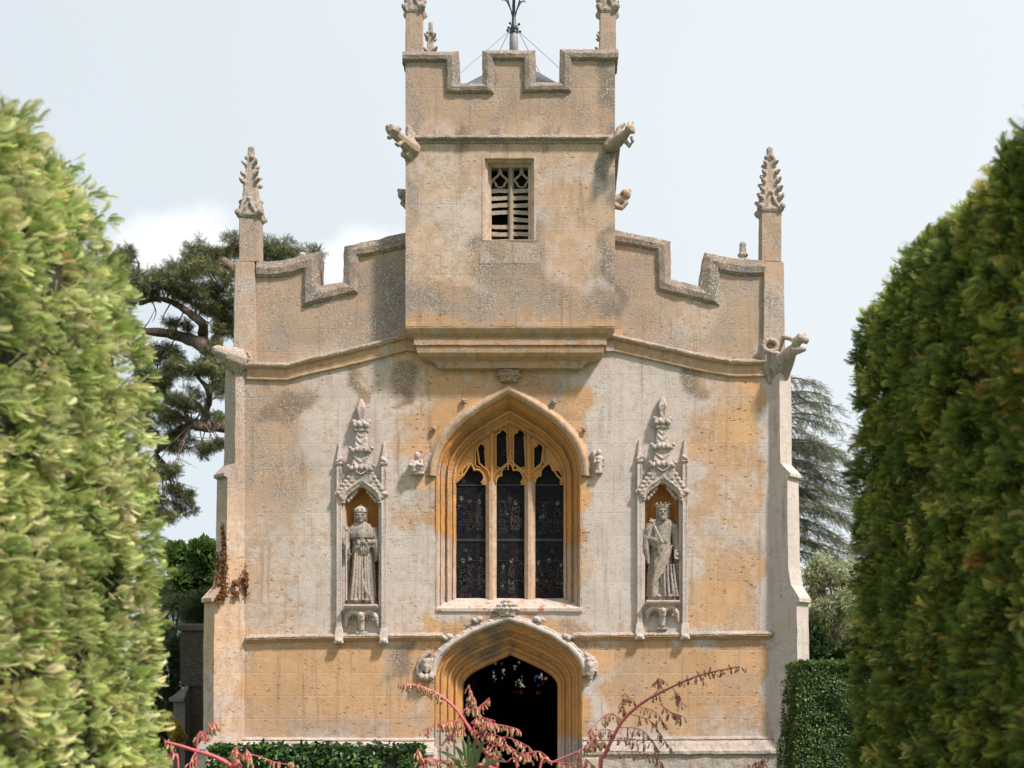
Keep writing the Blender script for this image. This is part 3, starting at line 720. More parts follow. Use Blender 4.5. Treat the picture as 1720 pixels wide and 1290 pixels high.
for q in range(3): add_ball(bm, (x-0.10+0.10*q, -0.13, z-0.20-0.02*(q == 1)), (0.075, 0.10, 0.085), 9)
add_tube(bm, [(x-0.17, -0.05, z-0.18), (x-0.18, -0.04, z), (x-0.10, -0.03, z+0.20), (x+0.08, -0.03, z+0.30)], [0.05, 0.045, 0.045, 0.05], 8)
shrink(bm, (x, 0, z-0.02), 0.82); carved('label_stop', bm, M_CARV, door, 0.009, 0.004, 20, over=(0.62, 0.2, 0.34))
x, z = FX(991), FZ(1118)
bm = head_stop(x, z, 1, crown=False)
for q in range(5): add_tube(bm, [(x-0.06+0.03*q, -0.16, z-0.08), (x-0.05+0.03*q, -0.15, z-0.20-0.02*(q % 2))], [0.03, 0.018], 6)
add_tube(bm, [(x-0.12, -0.04, z+0.25), (x+0.06, -0.05, z+0.14), (x+0.14, -0.04, z), (x+0.14, -0.03, z-0.2)], [0.06, 0.06, 0.05, 0.03], 8)
add_ball(bm, (x, -0.10, z+0.12), (0.10, 0.09, 0.06), 9)
shrink(bm, (x-0.02, 0, z-0.02), 0.82); carved('label_stop', bm, M_CARV, door, 0.009, 0.004, 20, over=(0.66, 0.15, 0.32))
# base blocks of the door jambs
for x0, x1 in ((FX(700), FX(735)), (FX(977), FX(1010))):
    bm = bmesh.new(); add_rect_loft(bm, [(0, x0, x1, -0.16, 0.02), (FZ(1275), x0, x1, -0.16, 0.02), (FZ(1268), x0, x1, -0.13, 0.02), (FZ(1254), x0+0.02, x1-0.02, -0.03, 0.02)])
    stone('jamb_base', bm, M_CARV, door, tess=0.12, jit=0.008, bevel=0.012, over=(0.55, 0.35, 0.1))

# ---- niches
def niche(loop, dims, name='niche'):
    cx, zs, zb, wd, h = dims
    bm = bmesh.new()
    n = len(loop)
    # recess: walls and back, a polygonal apse
    f = [bm.verts.new((x, 0.0, z)) for x, z in loop]
    mid = [bm.verts.new((cx+(x-cx)*0.97, 0.17, z)) for x, z in loop]
    b = [bm.verts.new((cx+(x-cx)*0.60, 0.30, z)) for x, z in loop]
    for r0, r1 in ((f, mid), (mid, b)):
        for i in range(n): bm.faces.new((r0[i], r0[(i+1) % n], r1[(i+1) % n], r1[i]))
    bm.faces.new(b)
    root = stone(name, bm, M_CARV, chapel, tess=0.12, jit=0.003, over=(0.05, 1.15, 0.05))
    # side shafts with pinnacles
    for s in (-1, 1):
        bm = bmesh.new(); x = cx+s*(wd+0.095)
        zt = zs+1.03
        add_rect_loft(bm, [(zb-0.62, x-0.07, x+0.07, -0.10, 0.01), (zb-0.55, x-0.075, x+0.075, -0.12, 0.01), (zb-0.40, x-0.06, x+0.06, -0.09, 0.01), (zb-0.36, x-0.045, x+0.045, -0.08, 0.01), (zs+0.10, x-0.04, x+0.04, -0.075, 0.01), (zs+0.13, x-0.07, x+0.07, -0.11, 0.01), (zs+0.17, x-0.07, x+0.07, -0.11, 0.01), (zs+0.20, x-0.035, x+0.035, -0.075, 0.01), (zs+0.62, x-0.03, x+0.03, -0.065, 0.01), (zs+0.66, x-0.06, x+0.06, -0.09, 0.01), (zs+0.72, x-0.045, x+0.045, -0.07, 0.01), (zt, x-0.012, x+0.012, -0.03, 0.0)])
        for dx in (-0.035, 0.035): add_tube(bm, [(x+dx, -0.07, zb-0.36), (x+dx, -0.07, zs+0.6)], 0.014, 6)
        for q in range(3): add_ball(bm, (x-0.03*s*(q-1), -0.07, zs+0.70+0.02*q), 0.035, 6)
        add_ball(bm, (x, -0.10, zb-0.60), (0.08, 0.07, 0.05), 8); add_ball(bm, (x-0.05, -0.11, zb-0.63), (0.04, 0.04, 0.03), 7); add_ball(bm, (x+0.05, -0.11, zb-0.63), (0.04, 0.04, 0.03), 7)
        carved('shaft', bm, M_CARV, root, 0.010, 0.003, 18, over=(0.76, 0.14, 0.24))
    # ogee canopy
    bm = bmesh.new()
    lp = ogee_loop(cx, zs, zs-0.05, wd, h, 12); lp2 = ogee_loop(cx, zs, zs-0.05, wd+0.06, h+0.09, 12)
    pts = [((a[0]+b_[0])/2, (a[1]+b_[1])/2) for a, b_ in zip(lp, lp2)][7:-7]
    add_tube(bm, [(x, -0.06, z) for x, z in pts], 0.042, 8)
    add_tube(bm, [(x, -0.10, z+0.05) for x, z in pts], 0.028, 8)
    for i in range(4):        # hanging cusps inside the arch
        for s in (-1, 1):
            t = i/4; add_ball(bm, (cx+s*wd*(0.82-0.62*t), -0.01, zs+0.05+h*0.62*t), (0.035, 0.03, 0.045), 7)
    r_ = random.Random(int(cx*100))
    for i in range(7):        # crockets up the gable
        t = i/6
        for s in (-1, 1):
            p = (cx+s*(wd*(1-t)**0.8+0.05), -0.07, zs+0.10+(h+0.06)*t)
            add_ball(bm, p, (0.06, 0.06, 0.05), 8)
            add_ball(bm, (p[0]+s*0.05, -0.09, p[2]+0.06+r_.uniform(-.01, .01)), (0.05, 0.045, 0.04), 8)
    zq = zs+h*0.55; z0 = zs+h+0.01; vq = (zq+1.03-z0)/1.03; zt = zs+1.82
    add_rect_loft(bm, [(z0-0.08, cx-0.10, cx+0.10, -0.06, 0.01), (z0, cx-0.19, cx+0.19, -0.12, 0.01), (z0+0.30*vq, cx-0.155, cx+0.155, -0.135, 0.01), (z0+0.62*vq, cx-0.120, cx+0.120, -0.115, 0.01), (z0+1.03*vq, cx-0.085, cx+0.085, -0.09, 0.01)])
    for k, zz in enumerate((0.22, 0.52)):
        for s in (-1, 0, 1):
            ww = 0.165-0.03*k
            add_ball(bm, (cx+s*ww, -0.12, z0+zz), (0.055, 0.06, 0.05), 8); add_ball(bm, (cx+s*(ww+0.045), -0.13, z0+zz+0.045), (0.04, 0.05, 0.035), 7)
            add_ball(bm, (cx+s*ww*0.5, -0.15, z0+zz+0.02), (0.04, 0.04, 0.05), 7)
    for q in range(7):        # zigzag ribbing of the spirelet
        zz = z0+(0.14+0.125*q)*vq; ww = 0.165-0.011*q
        for s in (-1, 1): add_tube(bm, [(cx, -0.155+0.009*q, zz), (cx+s*ww*0.75, -0.14+0.008*q, zz+0.09)], 0.017, 5)
    zf = z0+1.04*vq
    add_box(bm, cx-0.115, cx+0.115, -0.12, 0.01, zf-0.02, zf+0.015)
    for q in range(5): add_ball(bm, (cx-0.10+0.05*q, -0.11, zf+0.07+0.03*(q % 2)), (0.05, 0.05, 0.05), 8)
    add_ball(bm, (cx-0.12, -0.08, zf+0.14), (0.05, 0.05, 0.04), 7); add_ball(bm, (cx+0.12, -0.08, zf+0.14), (0.05, 0.05, 0.04), 7)
    add_tube(bm, [(cx, -0.05, zf), (cx, -0.06, zf+0.22), (cx, -0.06, zf+0.38), (cx, -0.05, zf+0.46), (cx, -0.04, zf+0.53)], [0.075, 0.06, 0.075, 0.06, 0.02], 9)
    for s in (-1, 1): add_tube(bm, [(cx+s*0.03, -0.10, zf+0.2), (cx+s*0.05, -0.12, zf+0.34), (cx+s*0.015, -0.09, zf+0.48)], [0.02, 0.025, 0.012], 6)
    carved('canopy', bm, M_CARV, root, 0.0090, 0.004, 18, over=(0.70, 0.16, 0.34))
    # ledge and carved corbel
    bm = bmesh.new()
    add_rect_loft(bm, [(zb-0.10, cx-0.20, cx+0.20, -0.12, 0.02), (zb-0.06, cx-0.27, cx+0.27, -0.19, 0.02), (zb-0.02, cx-0.285, cx+0.285, -0.21, 0.02), (zb, cx-0.275, cx+0.275, -0.20, 0.30)])
    add_ball(bm, (cx, -0.10, zb-0.20), (0.07, 0.09, 0.10), 10); add_ball(bm, (cx, -0.17, zb-0.17), (0.05, 0.05, 0.055), 10)
    for s in (-1, 1):         # spread wings
        add_tube(bm, [(cx+s*0.05, -0.11, zb-0.14), (cx+s*0.16, -0.10, zb-0.11), (cx+s*0.24, -0.07, zb-0.20), (cx+s*0.27, -0.03, zb-0.36)], [0.05, 0.055, 0.05, 0.02], 8)
        for q in range(4): add_tube(bm, [(cx+s*(0.09+0.05*q), -0.07, zb-0.14), (cx+s*(0.10+0.05*q), -0.04, zb-0.25+0.01*q)], [0.025, 0.012], 6)
    add_tube(bm, [(cx, -0.08, zb-0.25), (cx, -0.05, zb-0.42)], [0.06, 0.05], 8); add_box(bm, cx-0.09, cx+0.09, -0.07, 0.01, zb-0.48, zb-0.44)
    carved('corbel', bm, M_CARV, root, 0.010, 0.003, 18, over=(0.66, 0.30, 0.22))
    return root
n1 = niche(niL, nL); n1['label'] = 'left canopied niche'
n2 = niche(niR, nR); n2['label'] = 'right canopied niche'

# ---- tower
TY = -0.45
T = lambda px, py: (W(px, py, TY).x, W(px, py, TY).z)
TP = lambda L: [T(a, b) for a, b in L]
xl, xr = T(681, 0)[0], T(1033, 0)[0]
tow_out = TP([(681, 548), (681, 96), (759, 96), (759, 149), (820, 149), (820, 94), (889, 94), (889, 148), (950, 148), (950, 93), (1033, 93), (1033, 548)])
bell = TP([(810, 404), (810, 263), (901, 263), (901, 404)])
bm = bmesh.new(); add_plate(bm, tow_out, [resample(bell, 0.08)], TY, TY+0.40, 0.075)
for v in bm.verts:
    if v.co.y < TY+0.01: v.co += Vector((0, jitter_co(v.co, 0.008, 2.2).y, 0))
tower = stone('tower', bm, M_ASH, chapel, tess=0)
tower['label'] = 'square battlemented bell tower corbelled out over the gable'
TB = TY+3.3
zt_, zm_, zb_ = T(0, 94)[1], T(0, 149)[1], T(0, 548)[1]
for x0, x1 in ((xl, xl+0.38), (xr-0.38, xr)):
    bm = bmesh.new()
    add_box(bm, x0+(0.002 if x0 == xl else 0), x1-(0.002 if x1 == xr else 0), TY+0.40, TB, zb_-0.3, zm_)
    L = TB-TY
    for a, b in ((0.40, 0.70), (1.35, 1.95), (2.6, 3.3)): add_box(bm, x0+0.002, x1-0.002, TY+a+0.002, TY+b, zm_, zt_)
    stone('tower_side_wall', bm, M_ASH, tower, tess=0.3)
bm = bmesh.new(); add_box(bm, xl+0.381, xr-0.381, TB-0.38, TB-0.003, zb_-0.3, zm_)
for a, b in ((0.381, 0.78), (1.4, 2.1), (2.7, xr-xl-0.381)): add_box(bm, xl+a, xl+b, TB-0.38, TB-0.003, zm_, zt_)
stone('tower_rear_wall', bm, M_ASH, tower, tess=0.3)
coping(TP([(676, 88), (770, 88), (771, 141), (810, 141), (810, 86), (899, 86), (899, 140), (940, 139), (940, 84), (1038, 84)]),
       TP([(676, 104), (748, 105), (748, 157), (829, 158), (830, 102), (878, 102), (878, 156), (960, 155), (960, 102), (1038, 102)]), TY-0.06, TY+0.44, tower)
for x0, x1, dx in ((xl-0.05, xl+0.40, -1), (xr-0.40, xr+0.05, 1)):   # copings of the side battlements
  for a, b in ((0.445, 0.72), (1.33, 1.97), (2.58, 3.32)):
    bm = bmesh.new(); add_box(bm, x0, x1, TY+a, TY+b, zt_+0.003, zt_+0.13)
    stone('side_coping', bm, M_CARV, tower, tess=0.15, jit=0.01, bevel=0.02, over=(0.6, 0.05, 0.46))
# cornice between the gargoyles
bm = bmesh.new(); cz = T(0, 232)[1]
cp_ = [(0.05, 0.01), (0.045, -0.02), (0.01, -0.09), (-0.025, -0.10), (-0.045, -0.08), (-0.05, -0.035), (-0.09, -0.02), (-0.10, 0.01)]
add_loft(bm, [[(x, TY+y, cz+dz) for dz, y in cp_] for x in (xl-0.06, xl+0.9, 0, xr-0.9, xr+0.06)])
stone('cornice', bm, M_CARV, tower, tess=0.06, jit=0.012, jf=9, over=(0.66, 0.08, 0.50))
for sx, x0 in ((-1, xl), (1, xr)):
    bm = bmesh.new()
    add_loft(bm, [[(x0-sx*y, yy, cz+dz) for dz, y in cp_] for yy in (TY, TB)])
    stone('side_cornice', bm, M_CARV, tower, tess=0.2, jit=0.008, over=(0.6, 0.08, 0.5))
# corbelled foot of the tower
def kk(px, Y): return CX+(px-940)/2400*(D0+Y)
lv = [(548, 681, 1033, -0.45), (551, 681.5, 1032, -0.445), (559, 686, 1026, -0.40), (566, 694, 1019, -0.335), (569, 698, 1016, -0.325), (570, 695, 1019, -0.36), (579, 695, 1019, -0.36), (581, 700, 1014, -0.32), (585, 699, 1015, -0.335), (592, 701, 1013, -0.325), (598, 706, 1007, -0.28), (603, 715, 998, -0.20), (607, 727, 987, -0.15), (612, 733, 981, -0.14), (618, 735, 979, -0.13), (622, 738, 976, -0.02)]
bm = bmesh.new()
add_rect_loft(bm, [(CZ+(1230-py)/2400*(D0+Y), kk(a, Y), kk(b, Y), Y, 0.05) for py, a, b, Y in lv[::-1]])
stone('corbel_table', bm, M_CARV, tower, tess=0.12, jit=0.006, jf=5, over=(0.38, 0.74, 0.22))
bm = bmesh.new(); rosette(bm, FX(856), -0.16, FZ(600), 0.10, 3); carved('boss', bm, M_CARV, tower, 0.012, 0.005, over=(0.3, 0.7, 0.3))
bm = bmesh.new(); add_box(bm, xl+0.01, xr-0.01, 0.42, TB-0.4, zb_-0.35, zb_-0.05); stone('tower_floor', bm, M_ASH, tower, tess=0.5)
# bell opening: splayed frame, mullion, ogee heads and stone louvres
bx0, bx1 = T(810, 0)[0], T(901, 0)[0]; bz0, bz1 = T(0, 404)[1], T(0, 263)[1]
bm = bmesh.new()
def rectring(a, y): return [(bx0+a, y, bz0+a*0.3), (bx0+a, y, bz1-a*0.7), (bx1-a, y, bz1-a*0.7), (bx1-a, y, bz0+a*0.3)]
add_loft(bm, [rectring(-0.0, TY+0.02), rectring(-0.0, TY-0.006), rectring(0.04, TY-0.004), rectring(0.05, TY+0.06), rectring(0.085, TY+0.075), rectring(0.095, TY+0.16), rectring(0.14, TY+0.20), rectring(0.14, TY+0.36)], cap=False)
bl = stone('bell_opening', bm, M_CARV, tower, tess=0.15, jit=0.003, over=(0.42, 0.30, 0.05))
ax0, ax1 = T(825, 0)[0], T(889.5, 0)[0]; mcx = T(857.3, 0)[0]
bm = bmesh.new(); yb = TY+0.20
add_loft(bm, [[(mcx-0.05, yb+0.12, z), (mcx-0.05, yb+0.06, z), (mcx-0.012, yb-0.01, z), (mcx+0.012, yb-0.01, z), (mcx+0.05, yb+0.06, z), (mcx+0.05, yb+0.12, z)] for z in (bz0, bz1-0.05)])
zc = T(0, 304)[1]; zp = T(0, 279)[1]
for a, b in ((ax0, mcx-0.04), (mcx+0.04, ax1)):
    c_ = (a+b)/2; hw = (b-a)/2+0.02
    for s in (-1, 1):
        add_tube(bm, [(c_+s*hw, yb+0.03, zc), (c_+s*hw*0.92, yb+0.03, zc+0.08), (c_+s*hw*0.5, yb+0.03, zc+0.14), (c_+s*hw*0.15, yb+0.03, zc+0.19), (c_, yb+0.03, zp+0.06)], [0.02, 0.02, 0.02, 0.02, 0.018], 6)
        add_tube(bm, [(c_+s*hw*0.75, yb+0.04, zc+0.10), (c_+s*hw*0.45, yb+0.04, zc+0.04), (c_+s*hw*0.40, yb+0.04, zc+0.0)], [0.018, 0.018, 0.024], 6)
        add_tube(bm, [(c_+s*hw*0.42, yb+0.04, zc+0.02), (c_+s*hw*0.2, yb+0.04, zc-0.015), (c_, yb+0.04, zc-0.012)], [0.018, 0.012, 0.012], 6)
        add_tube(bm, [(c_+s*hw, yb+0.03, zc+0.02), (c_+s*hw, yb+0.03, bz1-0.1)], 0.015, 6)
stone('tracery', bm, M_LOUV, bl, tess=0.2, jit=0.002, over=(0.4, 0.4, 0.03))
for li, (a, b) in enumerate(((ax0, mcx-0.035), (mcx+0.035, ax1))):
    n = 8
    for q in range(n):
        if li == 0 and q == 2 + 1 + 0 and True: 
            continue
        z = bz0+0.03+q*(zc-bz0-0.02)/n
        bm = bmesh.new(); tl = random.uniform(-0.012, 0.012)
        add_loft(bm, [[(x, yb+0.03, z+s_), (x, yb+0.035, z+0.070+s_), (x, yb+0.24, z+0.135+s_), (x, yb+0.24, z+0.10+s_)] for x, s_ in ((a-0.02, tl), ((a+b)/2, random.uniform(-0.006, 0.006)), (b+0.02, -tl))])
        stone('louvre', bm, M_LOUV, bl, tess=0.15, jit=0.006, jf=12, over=(0.45, 0.35, 0.04))
bm = bmesh.new(); add_box(bm, bx0-0.2, bx1+0.2, TY+0.62, TY+0.66, bz0-0.2, bz1+0.2); stone('bell_shade_sheet', bm, M_LEAD, tower, tess=0)  # near-black sheet standing in for the shade behind the louvres
bm = bmesh.new()
sx0, sx1 = T(806, 0)[0], T(907, 0)[0]; zz0, zz1 = T(0, 445)[1], T(0, 402)[1]
add_loft(bm, [[(x, TY+0.36, zz1), (x, TY+0.05, zz1-0.03), (x, TY-0.004, zz1-0.07), (x, TY-0.006, zz0+0.02), (x, TY+0.02, zz0), (x, TY+0.36, zz0)] for x in (sx0, -0.05, sx1)])
stone('bell_sill', bm, M_CARV, bl, tess=0.08, jit=0.008, over=(0.5, 0.25, 0.36))
# roof, pole and vane
bm = bmesh.new(); ry0, ry1 = TY+0.42, TB-0.40
zr = T(0, 152)[1]; ap = Vector((-0.01, (ry0+ry1)/2, W(0, 98, (ry0+ry1)/2).z))
b4 = [bm.verts.new(p) for p in ((xl+0.39, ry0, zr), (xr-0.39, ry0, zr), (xr-0.39, ry1, zr), (xl+0.39, ry1, zr))]; t = bm.verts.new(ap)
for i in range(4): bm.faces.new((b4[i], b4[(i+1) % 4], t))
stone('tower_roof', bm, M_ROOF, tower, tess=0)
pY = ap.y; PW = lambda px, py: W(px, py, pY)
vane = None
bm = bmesh.new(); add_tube(bm, [PW(863, 112), PW(863, 60), PW(863, 54)], [0.085, 0.075, 0.06], 12); vane = stone('weathervane_pole', bm, M_WOOD, chapel, tess=0, smooth=True)
bm = bmesh.new()
c0 = PW(863, 52)
add_tube(bm, [c0+Vector((0, 0, dz)) for dz in (-0.08, -0.03, 0.0, 0.03, 0.10, 0.35, 1.0, 1.6)], [0.062, 0.085, 0.06, 0.075, 0.042, 0.030, 0.022, 0.01], 10)
for q in range(8):
    a = q*math.pi/4+0.2; add_ball(bm, c0+Vector((math.cos(a)*0.115, math.sin(a)*0.115, 0.0+(0.09 if q % 2 else -0.0))), 0.024, 6)
    add_tube(bm, [c0+Vector((0, 0, 0.04)), c0+Vector((math.cos(a)*0.11, math.sin(a)*0.11, 0.0+(0.09 if q % 2 else 0)))], 0.009, 5)
for q in range(4):
    a = q*math.pi/2+0.15; d = Vector((math.cos(a), math.sin(a), 0))
    p0 = c0+Vector((0, 0, 0.22))
    add_tube(bm, [p0+d*0.02, p0+d*0.05+Vector((0, 0, 0.15)), p0+d*0.12+Vector((0, 0, 0.30)), p0+d*0.19+Vector((0, 0, 0.33)), p0+d*0.21+Vector((0, 0, 0.29))], [0.008, 0.014, 0.016, 0.013, 0.005], 6)
    add_tube(bm, [p0+d*0.06+Vector((0, 0, 0.18)), p0+d*0.13+Vector((0, 0, 0.42)), p0+d*0.11+Vector((0, 0, 0.5))], [0.010, 0.012, 0.005], 6)
stone('weathervane', bm, M_IRON, vane, tess=0, smooth=True)
for (gx, gy) in ((-1.35, 0.0), (-1.2, 2.3), (1.35, 0.0), (1.2, 2.3)):
    bm = bmesh.new(); add_tube(bm, [c0+Vector((0.08*(1 if gx > 0 else -1), 0, 0)), Vector((gx, gy, zm_+0.05))], 0.0055, 5); stone('guy_wire', bm, M_WIRE, vane, tess=0)

# ---- pinnacles
def pinnacle(cx, cy, wd, z0, zs, zt, levels, seed, broken=False, parent=chapel):
    bm = bmesh.new(); a = wd/2
    add_rect_loft(bm, [(z0, cx-a, cx+a, cy-a, cy+a), (zs, cx-a*0.97, cx+a*0.97, cy-a*0.97, cy+a*0.97)])
    root = stone('pinnacle', bm, M_CARV, parent, tess=0.12, jit=0.008, jf=6, bevel=0.012, over=(0.42, 0.24, 0.34))
    bm = bmesh.new(); r_ = random.Random(seed); H = zt-zs
    add_rect_loft(bm, [(zs-0.06, cx-a, cx+a, cy-a, cy+a), (zs, cx-a*1.15, cx+a*1.15, cy-a*1.15, cy+a*1.15), (zs+0.10, cx-a*0.95, cx+a*0.95, cy-a*0.95, cy+a*0.95), (zs+0.22*H, cx-a*0.78, cx+a*0.78, cy-a*0.78, cy+a*0.78), (zs+0.85*H, cx-a*0.32, cx+a*0.32, cy-a*0.32, cy+a*0.32), (zt, cx-a*0.28, cx+a*0.28, cy-a*0.28, cy+a*0.28)])
    for sx, sy in ((0, -1), (1, 0), (-1, 0), (0, 1)):     # gablets
        for s in (-1, 1):
            e = Vector((sy, sx, 0))*s*a*0.95; o = Vector((sx, sy, 0))*a*1.05
            c = Vector((cx, cy, zs))
            add_tube(bm, [c+o+e+Vector((0, 0, -0.03)), c+o*0.98+e*0.45+Vector((0, 0, 0.10)), c+o*0.85+Vector((0, 0, 0.27))], [0.035, 0.032, 0.03], 6)
        add_ball(bm, Vector((cx, cy, zs+0.27))+Vector((sx, sy, 0))*a*0.95, 0.05, 7)
    for sx in (-1, 1):
        for sy in (-1, 1):
            add_ball(bm, (cx+sx*a*1.1, cy+sy*a*1.1, zs+0.04), 0.055, 7)
            for k, f in enumerate(levels):
                if broken and r_.random() < 0.22: continue
                q = a*(0.95-0.68*f)
                p = Vector((cx+sx*q, cy+sy*q, zs+H*f)); d = Vector((sx, sy, 0)).normalized(); sz = 0.055*(1.1-0.45*f)
                add_ball(bm, p+d*sz*0.4, sz*0.95, 7); add_ball(bm, p+d*sz*1.2+Vector((0, 0, sz*r_.uniform(.2, .6))), sz*0.66, 6); add_ball(bm, p+d*sz*r_.uniform(1.4, 1.9)+Vector((0, 0, sz*r_.uniform(.3, 1.0))), sz*0.42, 6)
    zf = zs+0.86*H
    for q in range(4):
        an = q*math.pi/2+0.4; add_ball(bm, (cx+math.cos(an)*a*0.42, cy+math.sin(an)*a*0.42, zf), 0.042, 7)
    add_ball(bm, (cx, cy, zt), (a*0.34, a*0.34, 0.05), 8)
    carved('spire', bm, M_CARV, root, 0.0125, 0.007, 15, over=(0.62, 0.10, 0.44))
    return root
p1 = pinnacle(FX(419), 0.13, 0.345, FZ(441), FZ(362), FZ(245), (0.50, 0.60, 0.76), 3, True)
p2 = pinnacle(FX(1295), 0.13, 0.345, FZ(441), FZ(352), FZ(246), (0.18, 0.32, 0.46, 0.60, 0.76), 4)
ptz = T(0, -118)[1]
for px_, Y_ in ((694.5, TY+0.16), (1021, TY+0.16)):
    pinnacle(kk(px_, TY), Y_, 0.275, T(0, 92)[1], T(0, 14)[1], ptz, (0.2, 0.4, 0.6), int(px_))
for px_ in (694.5, 1021):
    pinnacle(kk(px_, TY), TB-0.16, 0.275, T(0, 92)[1], T(0, 14)[1], ptz, (0.2, 0.4, 0.6, 0.8), int(px_)+1)
def finial(x, y, z, s, full=True):
    bm = bmesh.new()
    add_tube(bm, [(x, y, z-0.05), (x, y, z+0.12*s), (x, y, z+0.22*s), (x, y, z+0.36*s)], [0.075*s, 0.05*s, 0.06*s, 0.05*s], 9)
    add_ball(bm, (x, y, z+(0.33*s if full else 0.12)), (0.062*s, 0.062*s, 0.055*s), 8)
    if full:
        for q in range(6):
            a = q*math.pi/3; add_ball(bm, (x+math.cos(a)*0.10*s, y+math.sin(a)*0.1*s, z+0.05*s), (0.06*s, 0.05*s, 0.035*s), 7)
            add_ball(bm, (x+math.cos(a)*0.06*s, y+math.sin(a)*0.06*s, z+0.16*s), 0.035*s, 6)
    return carved('finial', bm, M_CARV, chapel, 0.012, 0.005, over=(0.6, 0.1, 0.3))
finial(FX(1250), 0.2, FZ(438), 1.0)
bm = bmesh.new(); x, z = FX(505), FZ(432)
add_tube(bm, [(x, 0.22, z-0.05), (x, 0.22, z+0.05), (x, 0.22, z+0.11), (x+0.01, 0.22, z+0.15)], [0.07, 0.06, 0.075, 0.045], 9); carved('finial', bm, M_CARV, chapel, 0.012, 0.006, over=(0.7, 0.1, 0.2))
# ---- corner buttresses, set diagonally
def buttress(sx, xj):
    """sx = +1 right, -1 left; xj = where its inner face leaves the wall"""
    wd = 0.33
    def sec(p, z, ww=wd, extra=0.0):
        a = Vector((xj-sx*extra, 0.02)); d = Vector((sx, -1))*0.70711; e = Vector((sx, 1))*0.70711
        p0 = a-e*0.0; p1 = a+d*(p+0.02); p2 = p1+e*(ww+extra); p3 = p2-d*(p+0.6)
        p4 = Vector((xj-sx*0.05, 0.42))
        return [(v.x, v.y, z) for v in (p0, p1, p2, p3, p4)]
    pl = 0.60 if sx < 0 else 0.55
    lv = [(0, pl+0.12), (FZ(1275), pl+0.12), (FZ(1266), pl+0.15), (FZ(1258), pl+0.14), (FZ(1242), pl+0.03), (FZ(1236), pl), (FZ(1100), pl), (FZ(1016), pl-0.02), (FZ(1014), pl+0.04), (FZ(1008), pl+0.04), (FZ(985), 0.42), (FZ(955), 0.36), (FZ(806), 0.34), (FZ(804), 0.40), (FZ(799), 0.40), (FZ(780), 0.20), (FZ(625), 0.18), (FZ(600), 0.14)]
    bm = bmesh.new(); add_loft(bm, [sec(p, z) for z, p in lv])
    b = stone('buttress', bm, M_ASH, chapel, tess=0.12, jit=0.009, jf=3.5)
    bm = bmesh.new()
    cx = FX(412) if sx < 0 else FX(1299)
    add_rect_loft(bm, [(FZ(612), cx-0.19, cx+0.19, -0.07, 0.42), (FZ(520), cx-0.18, cx+0.18, -0.065, 0.42), (FZ(441), cx-0.165, cx+0.165, -0.06, 0.40)])
    stone('corner_pier', bm, M_ASH, b, tess=0.1, jit=0.008, bevel=0.015, over=(0.52, 0.32, 0.28))
    return b
bL = buttress(-1, FX(413)); bR = buttress(1, FX(1293))
# ---- gargoyles
def garg(name_label, build, parent, **kw):
    bm = bmesh.new(); build(bm)
    g = carved('gargoyle', bm, M_CARV, parent, kw.get('voxel', 0.012), 0.005, 16, over=kw.get('over', (0.55, 0.22, 0.44)))
    g['label'] = name_label
    return g
def g_left_tower(bm):
    P_ = lambda px, py, dy=0.0: W(px, py, TY+dy)
    add_tube(bm, [P_(697, 252, 0.05), P_(684, 243, -0.10), P_(672, 232, -0.25), P_(664, 226, -0.35)], [0.14, 0.12, 0.09, 0.08], 10)
    add_tube(bm, [P_(690, 268, 0.05), P_(680, 255, -0.08)], [0.06, 0.1], 8)
    add_ball(bm, P_(660, 220, -0.40), (0.11, 0.10, 0.095), 12)
    add_tube(bm, [P_(658, 216, -0.40), P_(649, 215, -0.46)], [0.07, 0.05], 8)          # upper jaw
    add_tube(bm, [P_(660, 227, -0.40), P_(652, 232, -0.46)], [0.05, 0.035], 8)          # lower jaw
    add_ball(bm, P_(662, 218, -0.50), 0.032, 8); add_ball(bm, P_(657, 212, -0.46), 0.04, 7)
    add_tube(bm, [P_(668, 213, -0.35), P_(674, 218, -0.33)], [0.035, 0.02], 7)
    add_tube(bm, [P_(686, 238, -0.06), P_(688, 216, -0.03), P_(685, 211, -0.02)], [0.07, 0.05, 0.02], 8)   # wing
    add_tube(bm, [P_(692, 238, -0.06), P_(695, 222, -0.03)], [0.07, 0.03], 8)
    add_tube(bm, [P_(676, 238, -0.25), P_(668, 244, -0.33), P_(664, 240, -0.36)], [0.045, 0.035, 0.03], 7)
def g_right_tower(bm):
    P_ = lambda px, py, dy=0.0: W(px, py, TY+dy)
    add_tube(bm, [P_(1022, 244, 0.05), P_(1034, 240, -0.12), P_(1046, 230, -0.28), P_(1052, 222, -0.34)], [0.13, 0.11, 0.085, 0.07], 10)
    add_ball(bm, P_(1058, 217, -0.38), (0.085, 0.09, 0.075), 12)
    add_tube(bm, [P_(1060, 220, -0.42), P_(1066, 222, -0.45)], [0.05, 0.03], 7)
    for q in (1055, 1062): add_tube(bm, [P_(q, 211, -0.38), P_(q+1, 204, -0.38)], [0.025, 0.014], 6)
    add_tube(bm, [P_(1048, 234, -0.26), P_(1058, 246, -0.30), P_(1063, 238, -0.32), P_(1060, 229, -0.34)], [0.045, 0.036, 0.03, 0.03], 7)   # crooked arm
    add_tube(bm, [P_(1036, 236, -0.10), P_(1040, 216, -0.06), P_(1050, 207, -0.06)], [0.07, 0.05, 0.025], 8)
    add_ball(bm, P_(1026, 246, -0.06), (0.12, 0.11, 0.08), 9)
    add_tube(bm, [P_(1020, 238, -0.02), P_(1030, 226, -0.05)], [0.07, 0.04], 7)
garg('gaping winged gargoyle at the tower corner', g_left_tower, tower)
garg('horned gargoyle with a crooked arm at the tower corner', g_right_tower, tower)
